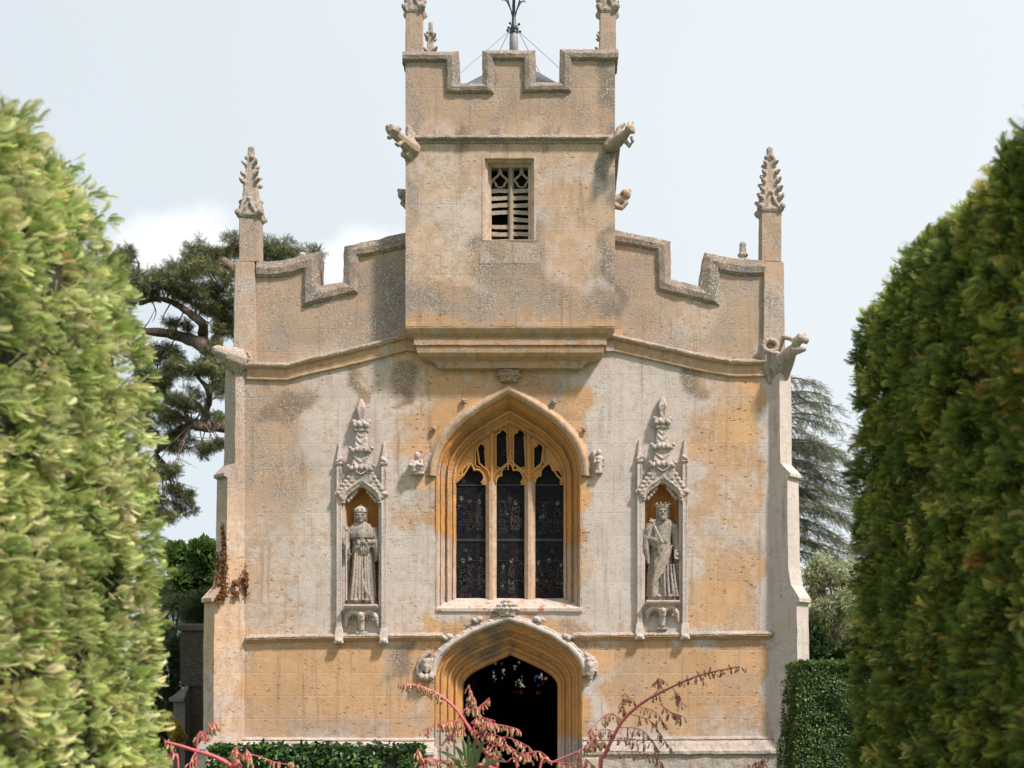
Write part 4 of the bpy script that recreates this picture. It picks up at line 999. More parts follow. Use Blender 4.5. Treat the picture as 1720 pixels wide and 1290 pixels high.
def g_side(sx, x0):
    def f(bm):
        Y = 1.7; z = W(0, 338, Y).z
        add_tube(bm, [(x0-sx*0.05, Y, z-0.02), (x0+sx*0.14, Y, z), (x0+sx*0.28, Y-0.03, z+0.06)], [0.13, 0.12, 0.10], 9)
        add_ball(bm, (x0+sx*0.27, Y-0.05, z+0.10), (0.10, 0.11, 0.10), 9)
        add_tube(bm, [(x0+sx*0.05, Y-0.08, z-0.1), (x0+sx*0.2, Y-0.1, z-0.16), (x0+sx*0.3, Y-0.1, z-0.05)], [0.06, 0.05, 0.04], 7)
        add_ball(bm, (x0+sx*0.34, Y-0.05, z+0.17), (0.04, 0.05, 0.04), 7)
    return f
garg('small gargoyle halfway up the tower flank', g_side(-1, xl), tower)
garg('small gargoyle halfway up the tower flank', g_side(1, xr), tower)
def g_left(bm):
    P_ = lambda px, py, Y=0.0: W(px, py, Y)
    add_tube(bm, [P_(412, 606, 0.05), P_(398, 604, -0.10), P_(382, 598, -0.25), P_(366, 592, -0.36)], [0.19, 0.19, 0.16, 0.11], 10)
    add_tube(bm, [P_(400, 626, 0.0), P_(385, 612, -0.2), P_(372, 604, -0.3)], [0.10, 0.09, 0.05], 9)
    add_tube(bm, [P_(378, 596, -0.3), P_(364, 589, -0.42), P_(357, 588, -0.46)], [0.12, 0.10, 0.06], 9)
    add_tube(bm, [P_(378, 604, -0.28), P_(364, 608, -0.38)], [0.06, 0.035], 8)
    for q in range(10):
        a = q*2*math.pi/10; add_ball(bm, P_(409+9.5*math.cos(a), 598+9.5*math.sin(a), -0.15), 0.028, 6)
    add_ball(bm, P_(394, 588, -0.15), (0.10, 0.09, 0.05), 8); add_ball(bm, P_(386, 592, -0.28), (0.05, 0.05, 0.04), 8)
def g_right(bm):
    P_ = lambda px, py, Y=0.0: W(px, py, Y)
    add_tube(bm, [P_(1305, 622, 0.0), P_(1318, 606, -0.16), P_(1330, 592, -0.32), P_(1340, 582, -0.42)], [0.17, 0.15, 0.125, 0.10], 10)
    add_tube(bm, [P_(1320, 640, 0.05), P_(1328, 615, -0.12), P_(1336, 596, -0.28)], [0.07, 0.08, 0.06], 9)
    add_tube(bm, [P_(1338, 576, -0.40), P_(1350, 564, -0.48), P_(1363, 571, -0.54)], [0.11, 0.10, 0.055], 9)     # upper jaw
    add_tube(bm, [P_(1338, 588, -0.40), P_(1352, 586, -0.50), P_(1360, 585, -0.54)], [0.09, 0.055, 0.03], 9)     # lower jaw
    add_ball(bm, P_(1348, 560, -0.48), (0.065, 0.06, 0.045), 9); add_ball(bm, P_(1357, 558, -0.5), 0.032, 7)
    add_tube(bm, [P_(1310, 575, -0.08), P_(1318, 562, -0.14), P_(1332, 566, -0.28), P_(1340, 572, -0.38)], [0.08, 0.055, 0.04, 0.05], 8)   # raised wing with a gap behind
    for q in range(12):
        a = q*2*math.pi/12; add_ball(bm, P_(1293+13*math.cos(a), 579+11*math.sin(a), -0.13), 0.055, 7)
    add_tube(bm, [P_(1282, 590, -0.05), P_(1284, 612, -0.02), P_(1292, 650, 0.0)], [0.12, 0.10, 0.03], 8)
    add_tube(bm, [P_(1303, 590, -0.12), P_(1302, 612, -0.06), P_(1302, 650, 0.0)], [0.12, 0.10, 0.03], 8)
garg('battered gargoyle on the left corner buttress', g_left, bL, over=(0.62, 0.22, 0.42))
garg('open-jawed gargoyle leaning out from the right corner buttress', lambda bm: (g_right(bm), shrink(bm, (FX(1303), 0, FZ(600)), 0.90)), bR, over=(0.62, 0.22, 0.40))
# ---- body of the chapel behind the front
bm = bmesh.new(); xs = 4.62
for s in (-1, 1): add_box(bm, min(s*xs, s*(xs-0.5)), max(s*xs, s*(xs-0.5)), 0.42, 20, 0, 8.9)
stone('side_wall', bm, M_ASH, chapel, tess=0.8, over=(0.6, 0.3, 0.2))
bm = bmesh.new()
ewh = [(-1.3, 2.2), (-1.3, 4.6), (-0.7, 5.4), (0, 5.8), (0.7, 5.4), (1.3, 4.6), (1.3, 2.2)]
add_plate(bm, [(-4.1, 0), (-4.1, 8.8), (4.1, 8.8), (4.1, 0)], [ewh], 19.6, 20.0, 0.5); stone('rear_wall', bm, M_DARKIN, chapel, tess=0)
bm = bmesh.new()
a = [bm.verts.new(p) for p in ((-4.2, 0.41, 8.3), (0, 0.41, 9.3), (4.2, 0.41, 8.3))]; b = [bm.verts.new(p) for p in ((-4.2, 20, 8.3), (0, 20, 9.3), (4.2, 20, 8.3))]
for i in range(2): bm.faces.new((a[i], a[i+1], b[i+1], b[i]))
stone('roof', bm, M_ROOF, chapel, tess=0)
bm = bmesh.new()
for s in (-1, 1): add_box(bm, min(s*4.05, s*4.11), max(s*4.05, s*4.11), 0.7, 19.5, 0.02, 8.2)
add_box(bm, -4.04, 4.04, 0.7, 19.5, 8.0, 8.2); add_box(bm, -4.04, 4.04, 0.45, 19.5, 0.01, 0.05)
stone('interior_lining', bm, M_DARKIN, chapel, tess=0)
# the far east window seen through the open door: glowing figures between lead
bm = bmesh.new(); add_plate(bm, ewh, [], 19.75, 19.78, 0.4); ew = stone('east_window', bm, M_LEAD, chapel, tess=0)
def eglass(col, polys):
    bm = bmesh.new()
    k = (D0+19.7)/2400
    for L in polys:
        v = [bm.verts.new((CX+(px-940)*k, 19.70, CZ+(1230-py)*k)) for px, py in L]; bm.faces.new(v)
    return bm
def backlit(name, col, st):
    m, nt = new_mat(name)
    tc = nd(nt, 'ShaderNodeTexCoord'); n = nd(nt, 'ShaderNodeTexVoronoi', {'Vector': tc.outputs['Object'], 'Scale': 7.0})
    hs = nd(nt, 'ShaderNodeSeparateColor', {0: n.outputs['Color']})
    e = nd(nt, 'ShaderNodeEmission', {'Color': col, 'Strength': mth(nt, 'MULTIPLY_ADD', hs.outputs[0], st*0.8, st*0.15)}); out_mat(nt, e.outputs[0]); return m
r_ = random.Random(5)
def blobs(cx, cy, rx, ry, n):
    L = []
    for _ in range(n):
        x = cx+r_.uniform(-rx, rx); y = cy+r_.uniform(-ry, ry); s = r_.uniform(1.0, 2.4)
        L.append([(x+s*math.cos(a)*r_.uniform(.6, 1.1), y+1.5*s*math.sin(a)*r_.uniform(.6, 1.1)) for a in [q*math.pi/3 for q in range(6)]])
    return L
for nm, col, st, L in (('backlit_white', (0.62, 0.66, 0.66), 0.55, blobs(876, 1146, 5, 10, 7)+blobs(908, 1133, 3, 8, 5)+blobs(831, 1126, 2, 16, 5)+blobs(866, 1118, 3, 6, 4)+blobs(845, 1128, 2, 12, 3)),
                       ('backlit_blue', (0.06, 0.14, 0.42), 0.38, blobs(901, 1147, 4, 12, 8)+blobs(831, 1136, 3, 10, 3)),
                       ('backlit_amber', (0.55, 0.30, 0.14), 0.35, blobs(870, 1152, 8, 8, 5)+blobs(844, 1128, 3, 14, 4)+blobs(870, 1110, 2, 4, 2)+blobs(832, 1112, 3, 5, 2)+blobs(918, 1146, 2, 8, 3)),
                       ('backlit_red', (0.40, 0.06, 0.04), 0.12, blobs(868, 1163, 12, 1.5, 6)+blobs(906, 1163, 10, 1.5, 5)+blobs(912, 1145, 2, 6, 2))):
    bm = eglass(col, L); stone('lit_glass', bm, backlit(nm, col, st), ew, tess=0)
# ------------------------------------------------------------------ the two carved kings
def robe_ring(z, rx, ry, cx, cy, amp, ph, n=72, k=11, back=1.0):
    pts = []
    for i in range(n):
        a = 2*math.pi*i/n
        f = math.sin(k*a+ph)+0.55*math.sin((2*k-5)*a+1.7*ph+1.1)
        f = math.copysign(abs(f)**0.75, f)
        r = 1+amp*f
        pts.append((cx+rx*r*math.cos(a), cy+ry*r*math.sin(a), z))
    return pts
def add_hand(bm, c, fdir, side, palm=(0.036, 0.022, 0.048)):
    """palm, four bent fingers of different lengths, and a thumb off the side"""
    c = Vector(c); f = Vector(fdir).normalized(); s = Vector(side).normalized(); nrm = f.cross(s).normalized()
    add_ball(bm, c, (0.040, 0.032, 0.040), 9)
    for q, L in enumerate((0.070, 0.080, 0.075, 0.058)):
        b = c+s*(0.030-0.020*q)+f*0.025
        add_tube(bm, [b, b+f*L*0.45+nrm*0.006, b+f*L*0.75-nrm*0.014, b+f*L*0.85-nrm*0.034], [0.0115, 0.0105, 0.0095, 0.008], 6)
    b = c+s*0.035
    add_tube(bm, [b-f*0.015, b+s*0.022+f*0.012, b+s*0.018+f*0.045-nrm*0.012], [0.013, 0.011, 0.009], 6)
def add_head(bm, c, beard, yaw=0.0):
    M = Matrix.Translation(c) @ Matrix.Rotation(yaw, 4, 'Z')
    q = lambda x, y, z: M @ Vector((x, y, z))
    add_ball(bm, q(0, 0.005, 0.015), (0.078, 0.092, 0.105), 16)
    add_ball(bm, q(0, -0.035, -0.055), (0.056, 0.060, 0.062), 12)       # jaw
    add_ball(bm, q(0, -0.075, -0.088), (0.024, 0.022, 0.020), 8)        # chin
    add_tube(bm, [q(0, -0.086, 0.028), q(0, -0.106, -0.012), q(0, -0.112, -0.026)], [0.010, 0.014, 0.017], 8)
    for s in (-1, 1):
        add_ball(bm, q(s*0.012, -0.098, -0.026), 0.011, 6)
        add_tube(bm, [q(s*0.012, -0.090, 0.030), q(s*0.040, -0.088, 0.036), q(s*0.064, -0.066, 0.026)], [0.009, 0.012, 0.009], 6)   # brow
        add_ball(bm, q(s*0.032, -0.076, 0.010), (0.015, 0.011, 0.009), 8)   # eyeball
        add_ball(bm, q(s*0.045, -0.066, -0.022), (0.022, 0.020, 0.018), 8)  # cheek
        add_ball(bm, q(s*0.080, 0.012, 0.0), (0.012, 0.022, 0.030), 8)       # ear
        for k in range(5):                                                  # waved hair to the nape
            add_ball(bm, q(s*(0.080+0.004*(k % 2)), 0.010+0.004*k, 0.050-0.036*k), (0.026, 0.040, 0.026), 8)
    add_ball(bm, q(0, -0.088, -0.052), (0.025, 0.010, 0.0055), 8); add_ball(bm, q(0, -0.085, -0.064), (0.021, 0.010, 0.0065), 8)
    if beard:
        for k in range(7):
            a = -1.15+k*2.3/6
            add_tube(bm, [q(math.sin(a)*0.066, -0.055*math.cos(a)-0.02, -0.05), q(math.sin(a)*0.045, -0.07*math.cos(a)-0.02, -0.11), q(math.sin(a)*0.018, -0.085, -0.145)], [0.020, 0.021, 0.010], 7)
        for s in (-1, 1): add_tube(bm, [q(0, -0.100, -0.040), q(s*0.030, -0.090, -0.050), q(s*0.042, -0.075, -0.075)], [0.009, 0.010, 0.007], 6)
    add_ball(bm, q(0, 0.04, 0.02), (0.082, 0.075, 0.095), 12)
def add_sleeve(bm, pts, rads, drop, n=14):
    """hanging sleeve: a tube with folds below the forearm"""
    add_tube(bm, pts, rads, 10)
    a, b = Vector(pts[-2]), Vector(pts[-1])
    for k in range(5):
        t = k/4; p = a.lerp(b, t); r = rads[-1]
        add_tube(bm, [p+Vector((0, 0, -0.01)), p+Vector((0.006*(-1)**k, 0.012, -drop*0.55*(0.6+0.4*t))), p+Vector((0.012*(-1)**k, 0.025, -drop*(0.75+0.25*math.sin(k*2.1))))], [r*0.75, r*0.55, r*0.30], 7)
def statue(name, loc, kind, label):
    root = empty(name, loc, label, 'statue', 'carved kings in the niches')
    L = Vector(loc)
    bm = bmesh.new()
    lean = (lambda z: 0.015*math.sin(z*2.4)) if kind == 'l' else (lambda z: -0.02*math.sin(z*2.2))
    rows = [(0.0, .215, .165, .13), (0.05, .210, .16, .13), (0.22, .190, .150, .12), (0.45, .168, .138, .10), (0.66, .158, .132, .075), (0.84, .160, .128, .055), (0.98, .145, .115, .04), (1.08, .155, .112, .035), (1.18, .178, .112, .03), (1.27, .185, .105, .022), (1.325, .150, .088, .015), (1.36, .085, .068, .0), (1.385, .056, .056, .0), (1.46, .052, .054, .0)]
    zz = []; 
    for (a, b) in zip(rows, rows[1:]):
        for q in range(4):
            t = q/4; zz.append([a[i]+(b[i]-a[i])*t for i in range(4)])
    zz.append(list(rows[-1]))
    ph0 = 0.4 if kind == 'l' else 1.9
    add_loft(bm, [robe_ring(z+0.05, rx, ry, lean(z), 0.01, am, ph0+(z*0.9 if kind == 'r' else z*0.25), k=11 if kind == 'l' else 9) for z, rx, ry, am in zz])
    # plinth of the figure and feet
    add_loft(bm, [[(x*1.0, y, z) for x, y in [(0.27*math.cos(t), 0.02+0.18*math.sin(t)) for t in [2*math.pi*i/20 for i in range(20)]]] for z in (0.0, 0.03)] + [[(0.24*math.cos(t), 0.02+0.155*math.sin(t), 0.065) for t in [2*math.pi*i/20 for i in range(20)]]])
    for s in (-1, 1): add_ball(bm, (s*0.085+0.02, -0.165, 0.075), (0.045, 0.075, 0.035), 9)
    # mantle hung from the shoulders, open in front
    def mantle(side, w0, spread, zlow):
        r = []
        for i in range(13):
            t = i/12; z = 1.30+(zlow-1.30)*t
            rr = 0.19+spread*t; row = []
            for k in range(9):
                a = R(-18+k*24); f = 1+0.06*t*math.sin(5*a+3*t)
                row.append((side*rr*math.cos(a)*f, 0.02+rr*0.78*math.sin(a)*f, z))
            for k in range(8, -1, -1):
                a = R(-18+k*24); f = 1+0.06*t*math.sin(5*a+3*t); g = rr-0.035
                row.append((side*g*math.cos(a)*f, 0.02+g*0.78*math.sin(a)*f, z))
            r.append(row)
        add_loft(bm, r)
    if kind == 'l':
        mantle(-1, 0.19, 0.045, 0.10); mantle(1, 0.19, 0.045, 0.14)
        # deep straight folds down the front
        for k, x in enumerate((-0.10, -0.055, -0.01, 0.035, 0.085, 0.12)):
            add_tube(bm, [(x*0.75, -0.115, 0.98), (x*0.9, -0.15, 0.6), (x*1.1, -0.175, 0.3), (x*1.3, -0.185, 0.07)], [0.012, 0.019, 0.022, 0.026], 7)
        add_tube(bm, [(0.04, -0.17, 0.42), (0.10, -0.18, 0.22), (0.17, -0.15, 0.07)], [0.02, 0.03, 0.045], 7)
        # shoulder cape
        add_loft(bm, [robe_ring(z, rx, ry, 0.005, 0.0, 0.05, 0.8, k=7) for z, rx, ry in ((1.13, .20, .15), (1.20, .212, .155), (1.29, .20, .135), (1.36, .14, .10), (1.41, .075, .072))])
        add_sleeve(bm, [(-0.185, -0.01, 1.30), (-0.235, -0.05, 1.05), (-0.225, -0.13, 0.92)], [0.072, 0.068, 0.055], 0.20)
        add_hand(bm, (-0.205, -0.165, 0.90), (0.35, -0.2, -0.6), (0.6, -0.4, 0.5))
        add_sleeve(bm, [(0.185, -0.01, 1.30), (0.245, -0.05, 1.06), (0.10, -0.165, 1.05)], [0.072, 0.070, 0.052], 0.17)
        add_tube(bm, [(0.235, -0.07, 1.06), (0.25, -0.07, 0.90), (0.225, -0.05, 0.74)], [0.06, 0.05, 0.02], 8)
        add_hand(bm, (0.055, -0.185, 1.05), (-1, -0.1, 0.05), (0, 0, 1))
        for k in range(4): add_tube(bm, [(0.02+0.03*k, -0.16, 1.03), (0.015+0.035*k, -0.165, 0.93), (0.03+0.03*k, -0.15, 0.84)], [0.022, 0.018, 0.008], 6)
        add_head(bm, (0.0, -0.045, 1.495), False, 0.0)
    else:
        mantle(-1, 0.19, 0.06, 0.08); mantle(1, 0.19, 0.05, 0.20)
        # mantle gathered across the hips in slanting folds
        for k in range(7):
            x0 = 0.15-0.012*k; z0 = 0.88-0.055*k
            add_tube(bm, [(x0, -0.09, z0+0.06), (0.03-0.01*k, -0.165, z0-0.10), (-0.09-0.01*k, -0.16, z0-0.30), (-0.16, -0.12, max(0.07, z0-0.55))], [0.014, 0.022, 0.022, 0.026], 7)
        for k, x in enumerate((0.02, 0.07, 0.12, 0.16)):
            add_tube(bm, [(x, -0.14, 0.62), (x*1.15, -0.165, 0.32), (x*1.35, -0.17, 0.07)], [0.012, 0.019, 0.028], 7)
        add_sleeve(bm, [(-0.185, -0.01, 1.30), (-0.25, -0.05, 1.06), (-0.07, -0.165, 1.00)], [0.070, 0.072, 0.050], 0.22)
        add_tube(bm, [(-0.24, -0.06, 1.08), (-0.255, -0.08, 0.88), (-0.215, -0.08, 0.62)], [0.07, 0.06, 0.02], 8)
        add_hand(bm, (-0.025, -0.185, 0.99), (0.8, -0.2, -0.1), (0.1, -0.2, 1))
        add_tube(bm, [(0.185, -0.01, 1.30), (0.235, -0.01, 1.04), (0.225, -0.09, 0.82)], [0.068, 0.058, 0.038], 10)
        add_hand(bm, (0.225, -0.11, 0.78), (0.0, -0.2, -1), (-1, -0.1, 0))
        add_box(bm, 0.175, 0.20, -0.17, -0.08, 0.70, 0.86)
        add_tube(bm, [(0.20, -0.03, 0.95), (0.25, -0.02, 0.6), (0.25, -0.01, 0.15)], [0.04, 0.045, 0.05], 8)
        add_loft(bm, [robe_ring(z, rx, ry, 0.0, 0.0, 0.02, 0.8, k=7) for z, rx, ry in ((1.335, .125, .09), (1.37, .115, .088), (1.395, .08, .07))])
        add_head(bm, (0.005, -0.045, 1.495), True, 0.0)
    b = carved('body', bm, M_STAT, root, 0.0065, 0.0015, 22, over=(0.55, 0.16, 0.42), smooth_it=1)
    # crown
    bm = bmesh.new(); cz = 1.565
    if kind == 'l':
        add_tube(bm, [(0, -0.03, cz-0.01), (0, -0.03, cz+0.035), (0, -0.03, cz+0.075), (0, -0.03, cz+0.105), (0, -0.03, cz+0.125)], [0.092, 0.102, 0.090, 0.055, 0.02], 16)
        add_tube(bm, [(0, -0.03, cz+0.0), (0, -0.03, cz+0.02)], [0.106, 0.106], 16)
        add_ball(bm, (0, -0.03, cz+0.135), 0.018, 7)
        for q in range(10):
            a = q*math.pi/5; add_ball(bm, (0.104*math.cos(a), -0.03+0.104*math.sin(a), cz+0.05), 0.014, 6)
    else:
        add_tube(bm, [(0.005, -0.03, cz-0.005), (0.005, -0.03, cz+0.03), (0.005, -0.03, cz+0.06)], [0.094, 0.108, 0.118], 16)
        for q in range(10):
            a = q*math.pi/5; add_ball(bm, (0.005+0.118*math.cos(a), -0.03+0.118*math.sin(a), cz+0.075), 0.017, 6)
    carved('crown', bm, M_STAT, root, 0.0065, 0.0015, 22, over=(0.85, 0.0, 0.04))
    bm = bmesh.new()
    if kind == 'l':
        add_tube(bm, [(-0.205, -0.185, 0.07), (-0.205, -0.185, 1.26)], [0.016, 0.014], 8)
        for z_, r_ in ((1.27, 0.030), (1.31, 0.022), (1.345, 0.016)): add_ball(bm, (-0.205, -0.185, z_), (r_, r_, r_*1.1), 8)
        for s in (-1, 1): add_ball(bm, (-0.205+s*0.024, -0.185, 1.30), 0.013, 6)
    else:
        add_tube(bm, [(0.0, -0.205, 0.96), (-0.155, -0.185, 1.30)], [0.015, 0.015], 8)
        add_ball(bm, (-0.165, -0.185, 1.325), (0.033, 0.03, 0.035), 8); add_ball(bm, (-0.182, -0.185, 1.36), 0.022, 7)
        for s in (-1, 1): add_ball(bm, (-0.165+s*0.034, -0.185, 1.335+s*0.008), 0.018, 6)
    carved('sceptre', bm, M_STAT, root, 0.0065, 0.0015, 22, over=(0.75, 0.1, 0.1))
    root.scale = (1.10, 1.0, 1.0)
    return root
statue('crowned_statue', (FX(606)-0.005, 0.10, FZ(1017)+0.004), 'l', 'robed stone king in a tall domed crown holding a long staff upright, left niche')
statue('crowned_statue', (FX(1113), 0.10, FZ(1010)+0.004), 'r', 'robed stone king in a flared crown with a short slanting sceptre, right niche')

# ------------------------------------------------------------------ foliage machinery
def mesh_np(name, V, F, tint, mat, parent=None):
    """V (n,3), F (m,4 or 3) indices, tint (n,3) colours of the leaves themselves"""
    me = bpy.data.meshes.new(name); k = F.shape[1]
    me.vertices.add(len(V)); me.vertices.foreach_set('co', np.ascontiguousarray(V, dtype=np.float32).ravel())
    me.loops.add(F.size); me.loops.foreach_set('vertex_index', np.ascontiguousarray(F, dtype=np.int32).ravel())
    me.polygons.add(len(F)); me.polygons.foreach_set('loop_start', np.arange(0, F.size, k, dtype=np.int32))
    me.update(calc_edges=True); me.validate()
    at = me.color_attributes.new('tint', 'FLOAT_COLOR', 'POINT')
    c = np.ones((len(V), 4), dtype=np.float32); c[:, :3] = tint; at.data.foreach_set('color', c.ravel())
    return link(name, me, mat, parent)
def frames(d, roll=None):
    """rotation matrices whose x axis is d, with random roll about it"""
    d = d/np.linalg.norm(d, axis=1, keepdims=True)
    up = np.where(np.abs(d[:, 2:3]) < 0.95, np.array([[0, 0, 1.0]]), np.array([[1.0, 0, 0]]))
    y = np.cross(up, d); y /= np.linalg.norm(y, axis=1, keepdims=True); z = np.cross(d, y)
    if roll is not None:
        c, s = np.cos(roll)[:, None], np.sin(roll)[:, None]; y, z = y*c+z*s, z*c-y*s
    return np.stack([d, y, z], axis=2)
def scatter(tv, tf, pos, Rm, scl):
    """instances of a leaf template as one array"""
    n = len(pos); V = np.einsum('nij,kj->nki', Rm, tv)*scl[:, None, None]+pos[:, None, :]
    F = tf[None]+(np.arange(n)*len(tv))[:, None, None]
    return V.reshape(-1, 3), F.reshape(-1, tf.shape[1])
def yew_sprig(n=11, L=1.0, wf=0.036, nl=0.26):
    """a shoot with two ranks of needles"""
    V = []; F = []
    def quad(a, b, c, d): i = len(V); V.extend((a, b, c, d)); F.append((i, i+1, i+2, i+3))
    quad((0, -0.012, 0), (L, -0.006, 0.02), (L, 0.006, 0.02), (0, 0.012, 0))
    for i in range(n):
        t = 0.12+0.88*i/(n-1); l = nl*(0.65+0.5*math.sin(math.pi*min(1, t*0.9+0.1)))
        for s in (-1, 1):
            x = t*L; z = 0.03*t
            quad((x, 0, z), (x+l*0.25, s*l*0.55-wf, z+0.05), (x+l*0.62, s*l, z+0.035), (x+l*0.43, s*l*0.55+wf, z+0.05))
    quad((L-0.02, -0.02, 0.02), (L+0.1, -0.03, 0.04), (L+0.2, 0, 0.03), (L+0.1, 0.03, 0.04))
    return np.array(V, float), np.array(F)
LEAF4 = (np.array([(0, 0, 0), (0.45, -0.28, 0.06), (1, 0, -0.05), (0.45, 0.28, 0.06)], float), np.array([(0, 1, 2, 3)]))
LEAF8 = (np.array([(0, 0, 0), (0.35, -0.33, 0.08), (0.75, -0.18, 0.03), (1, 0, -0.08), (0.35, 0, 0), (0.75, 0.18, 0.03), (0.35, 0.33, 0.08)], float),
         np.array([(0, 1, 2, 4), (4, 2, 3, 5), (0, 4, 5, 6)]))
def palette(n, cols, wts, var=0.25):
    c = np.array(cols)[rng.choice(len(cols), n, p=np.array(wts)/sum(wts))]
    return c*rng.uniform(1-var, 1+var, (n, 1))*rng.uniform(0.92, 1.08, (n, 3))
def smooth_noise(P_, f, seed=0):
    o = Vector((seed*3.7, seed*1.3, seed*7.1))
    return np.array([noise.noise(Vector(p)*f+o) for p in P_])

# ------------------------------------------------------------------ clipped yew hedges either side of the path
def hedge(name, prof, y0, y1, n, size, cols, wts, label, cap=0.35, seed=1, dens=60, csize=0.06, stretch=1.0, fall=0.0):
    """prof: section in (x, z), from the foot of the path face over the top; runs from y0 to y1"""
    pr = np.array(resample(prof, 0.12, closed=False)); m = len(pr)
    ys = np.arange(y0, y1+1e-6, 0.14); tang = np.gradient(pr, axis=0); nor = np.c_[tang[:, 1], -tang[:, 0]]; nor /= np.linalg.norm(nor, axis=1, keepdims=True)
    cen = pr.mean(0)
    if ((pr-cen)*nor).sum() < 0: nor = -nor
    # bumpy core
    V = []
    for y in ys:
        e = max(0, (y-(y1-cap))/cap); inset = 0.15+cap*0.10*e*e
        for p, q in zip(pr, nor): V.append((p[0]-q[0]*inset, y-0.06+(0.16 if y == ys[0] else 0), p[1]-q[1]*inset))
    V = np.array(V); V += (smooth_noise(V*np.array([1.0, 1.0, stretch]), 1.7, seed)*0.08)[:, None]*np.tile(np.c_[nor[:, 0], np.zeros(m), nor[:, 1]], (len(ys), 1))
    F = np.array([(i*m+j, i*m+j+1, (i+1)*m+j+1, (i+1)*m+j) for i in range(len(ys)-1) for j in range(m-1)])
    root = empty(name, (float(cen[0]), (y0+y1)/2, 0), label, 'hedge')
    ci = Matrix.Translation((-cen[0], -(y0+y1)/2, 0))
    off = np.array([cen[0], (y0+y1)/2, 0])
    # end wall of the core
    V[:, 2] -= fall*np.clip((y1-V[:, 1])/(y1-y0), 0, 1)*np.clip((V[:, 2]-2.5)/2, 0, 1)
    V2 = V-off
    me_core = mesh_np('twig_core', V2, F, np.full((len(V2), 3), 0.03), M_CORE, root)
    ncap = len(pr)
    c0 = len(V)-m
    bm = bmesh.new(); bm.from_mesh(me_core.data); bm.verts.ensure_lookup_table()
    for base in (c0, 0):
        try: bm.faces.new([bm.verts[base+i] for i in range(m)])
        except Exception: pass
    bm.to_mesh(me_core.data); bm.free()
    # shoots gathered in tufts, with dark gaps between
    tv, tf = yew_sprig(9, 1.0, 0.042, 0.40)
    seg = np.linalg.norm(np.diff(pr, axis=0), axis=1); cum = np.r_[0, np.cumsum(seg)]
    nc = int((y1-y0)*cum[-1]*0.7*dens)
    u = np.where(rng.random(nc) < 0.88, rng.uniform(0, cum[-1]*0.62, nc), rng.random(nc)*cum[-1])
    idx = np.clip(np.searchsorted(cum, u)-1, 0, m-2); t = ((u-cum[idx])/seg[idx])[:, None]
    p2 = pr[idx]*(1-t)+pr[idx+1]*t; n2 = nor[idx]; y = rng.uniform(y0, y1, nc)
    CN = np.c_[n2[:, 0], np.zeros(nc), n2[:, 1]]; CP = np.c_[p2[:, 0], y, p2[:, 1]]
    e = np.clip((y-(y1-cap))/cap, 0, 1); CP -= CN*(cap*0.10*e*e)[:, None]; CN[:, 1] += e*0.8
    ne = nc//8; k = rng.integers(0, m, ne); pe = cen+(pr[k]-cen)*np.sqrt(rng.uniform(0, 1, ne))[:, None]*0.94
    CP = np.r_[CP, np.c_[pe[:, 0], np.full(ne, y1)-0.02, pe[:, 1]]]; CN = np.r_[CN, np.tile([[0, 1.0, 0]], (ne, 1))]
    # the near end, facing down the path
    bb = pr.min(0), pr.max(0); g_ = rng.uniform(bb[0], bb[1], (int(np.prod(bb[1]-bb[0])*dens*1.25), 2)); g_ = g_[inside([tuple(q) for q in pr], g_)]
    CP = np.r_[CP, np.c_[g_[:, 0], np.full(len(g_), y0)+0.02, g_[:, 1]]]; CN = np.r_[CN, np.tile([[0, -1.0, 0]], (len(g_), 1))]
    CN /= np.linalg.norm(CN, axis=1, keepdims=True); nc = len(CP)
    an = np.array([1.0, 1.0, stretch])
    CP += CN*(smooth_noise(CP*an, 1.7, seed)*0.08+smooth_noise(CP*an, 5.0, seed+3)*0.05-rng.beta(1.1, 1.8, nc)*0.13-0.01)[:, None]
    per = max(4, n//nc); kk_ = np.repeat(np.arange(nc), per); nn = len(kk_)
    off_ = rng.normal(0, 1, (nn, 3)); off_ -= CN[kk_]*(off_*CN[kk_]).sum(1)[:, None]
    cs = (csize*rng.uniform(0.7, 1.35, nc))[kk_][:, None]
    off_ *= cs*np.array([1.0, 1.0, 1.0/stretch])
    rad2 = (off_**2).sum(1)/(cs[:, 0]**2)
    pos = CP[kk_]+off_-CN[kk_]*(np.clip(rad2, 0, 4)*cs[:, 0]*0.38)[:, None]
    N = CN[kk_]
    axis = CN+rng.normal(0, 1, (nc, 3))*np.array([0.35, 0.55, 0.22])+np.array([0, 0.0, 0.08])
    d = axis[kk_]*0.8+off_/cs*0.45+rng.normal(0, 1, (nn, 3))*np.array([0.45, 0.45, 0.30])
    strag_c = rng.random(nc) < 0.03
    pos[:, 2] -= fall*np.clip((y1-pos[:, 1])/(y1-y0), 0, 1)*np.clip((pos[:, 2]-2.5)/2, 0, 1)
    Rm = frames(d, rng.normal(0, 0.8, nn))
    s = size*rng.uniform(0.6, 1.4, nn)
    st_ = strag_c[kk_]; pos[st_] += N[st_]*rng.uniform(0.02, 0.12, (st_.sum(), 1)); s[st_] *= 1.15
    V, F = scatter(tv, tf, pos, Rm, s)
    cl = palette(nc, cols, wts)[kk_]*0.6+palette(nn, cols, wts)*0.4
    age = np.clip(smooth_noise(pos, 1.1, seed+9)*0.5+0.5, 0, 1)[:, None]
    cl = cl*(0.72+0.5*age)
    ct = np.repeat(cl, len(tv), axis=0)
    tip = np.tile(np.clip(tv[:, 0], 0, 1.2), nn)[:, None]      # soft new growth at the tip of each shoot
    ct = ct*(0.55+0.65*tip)+np.array([0.06, 0.05, 0.008])*np.clip(tip-0.6, 0, 1)
    mesh_np('foliage', V-off, F, ct, M_LEAF, root)
    return root
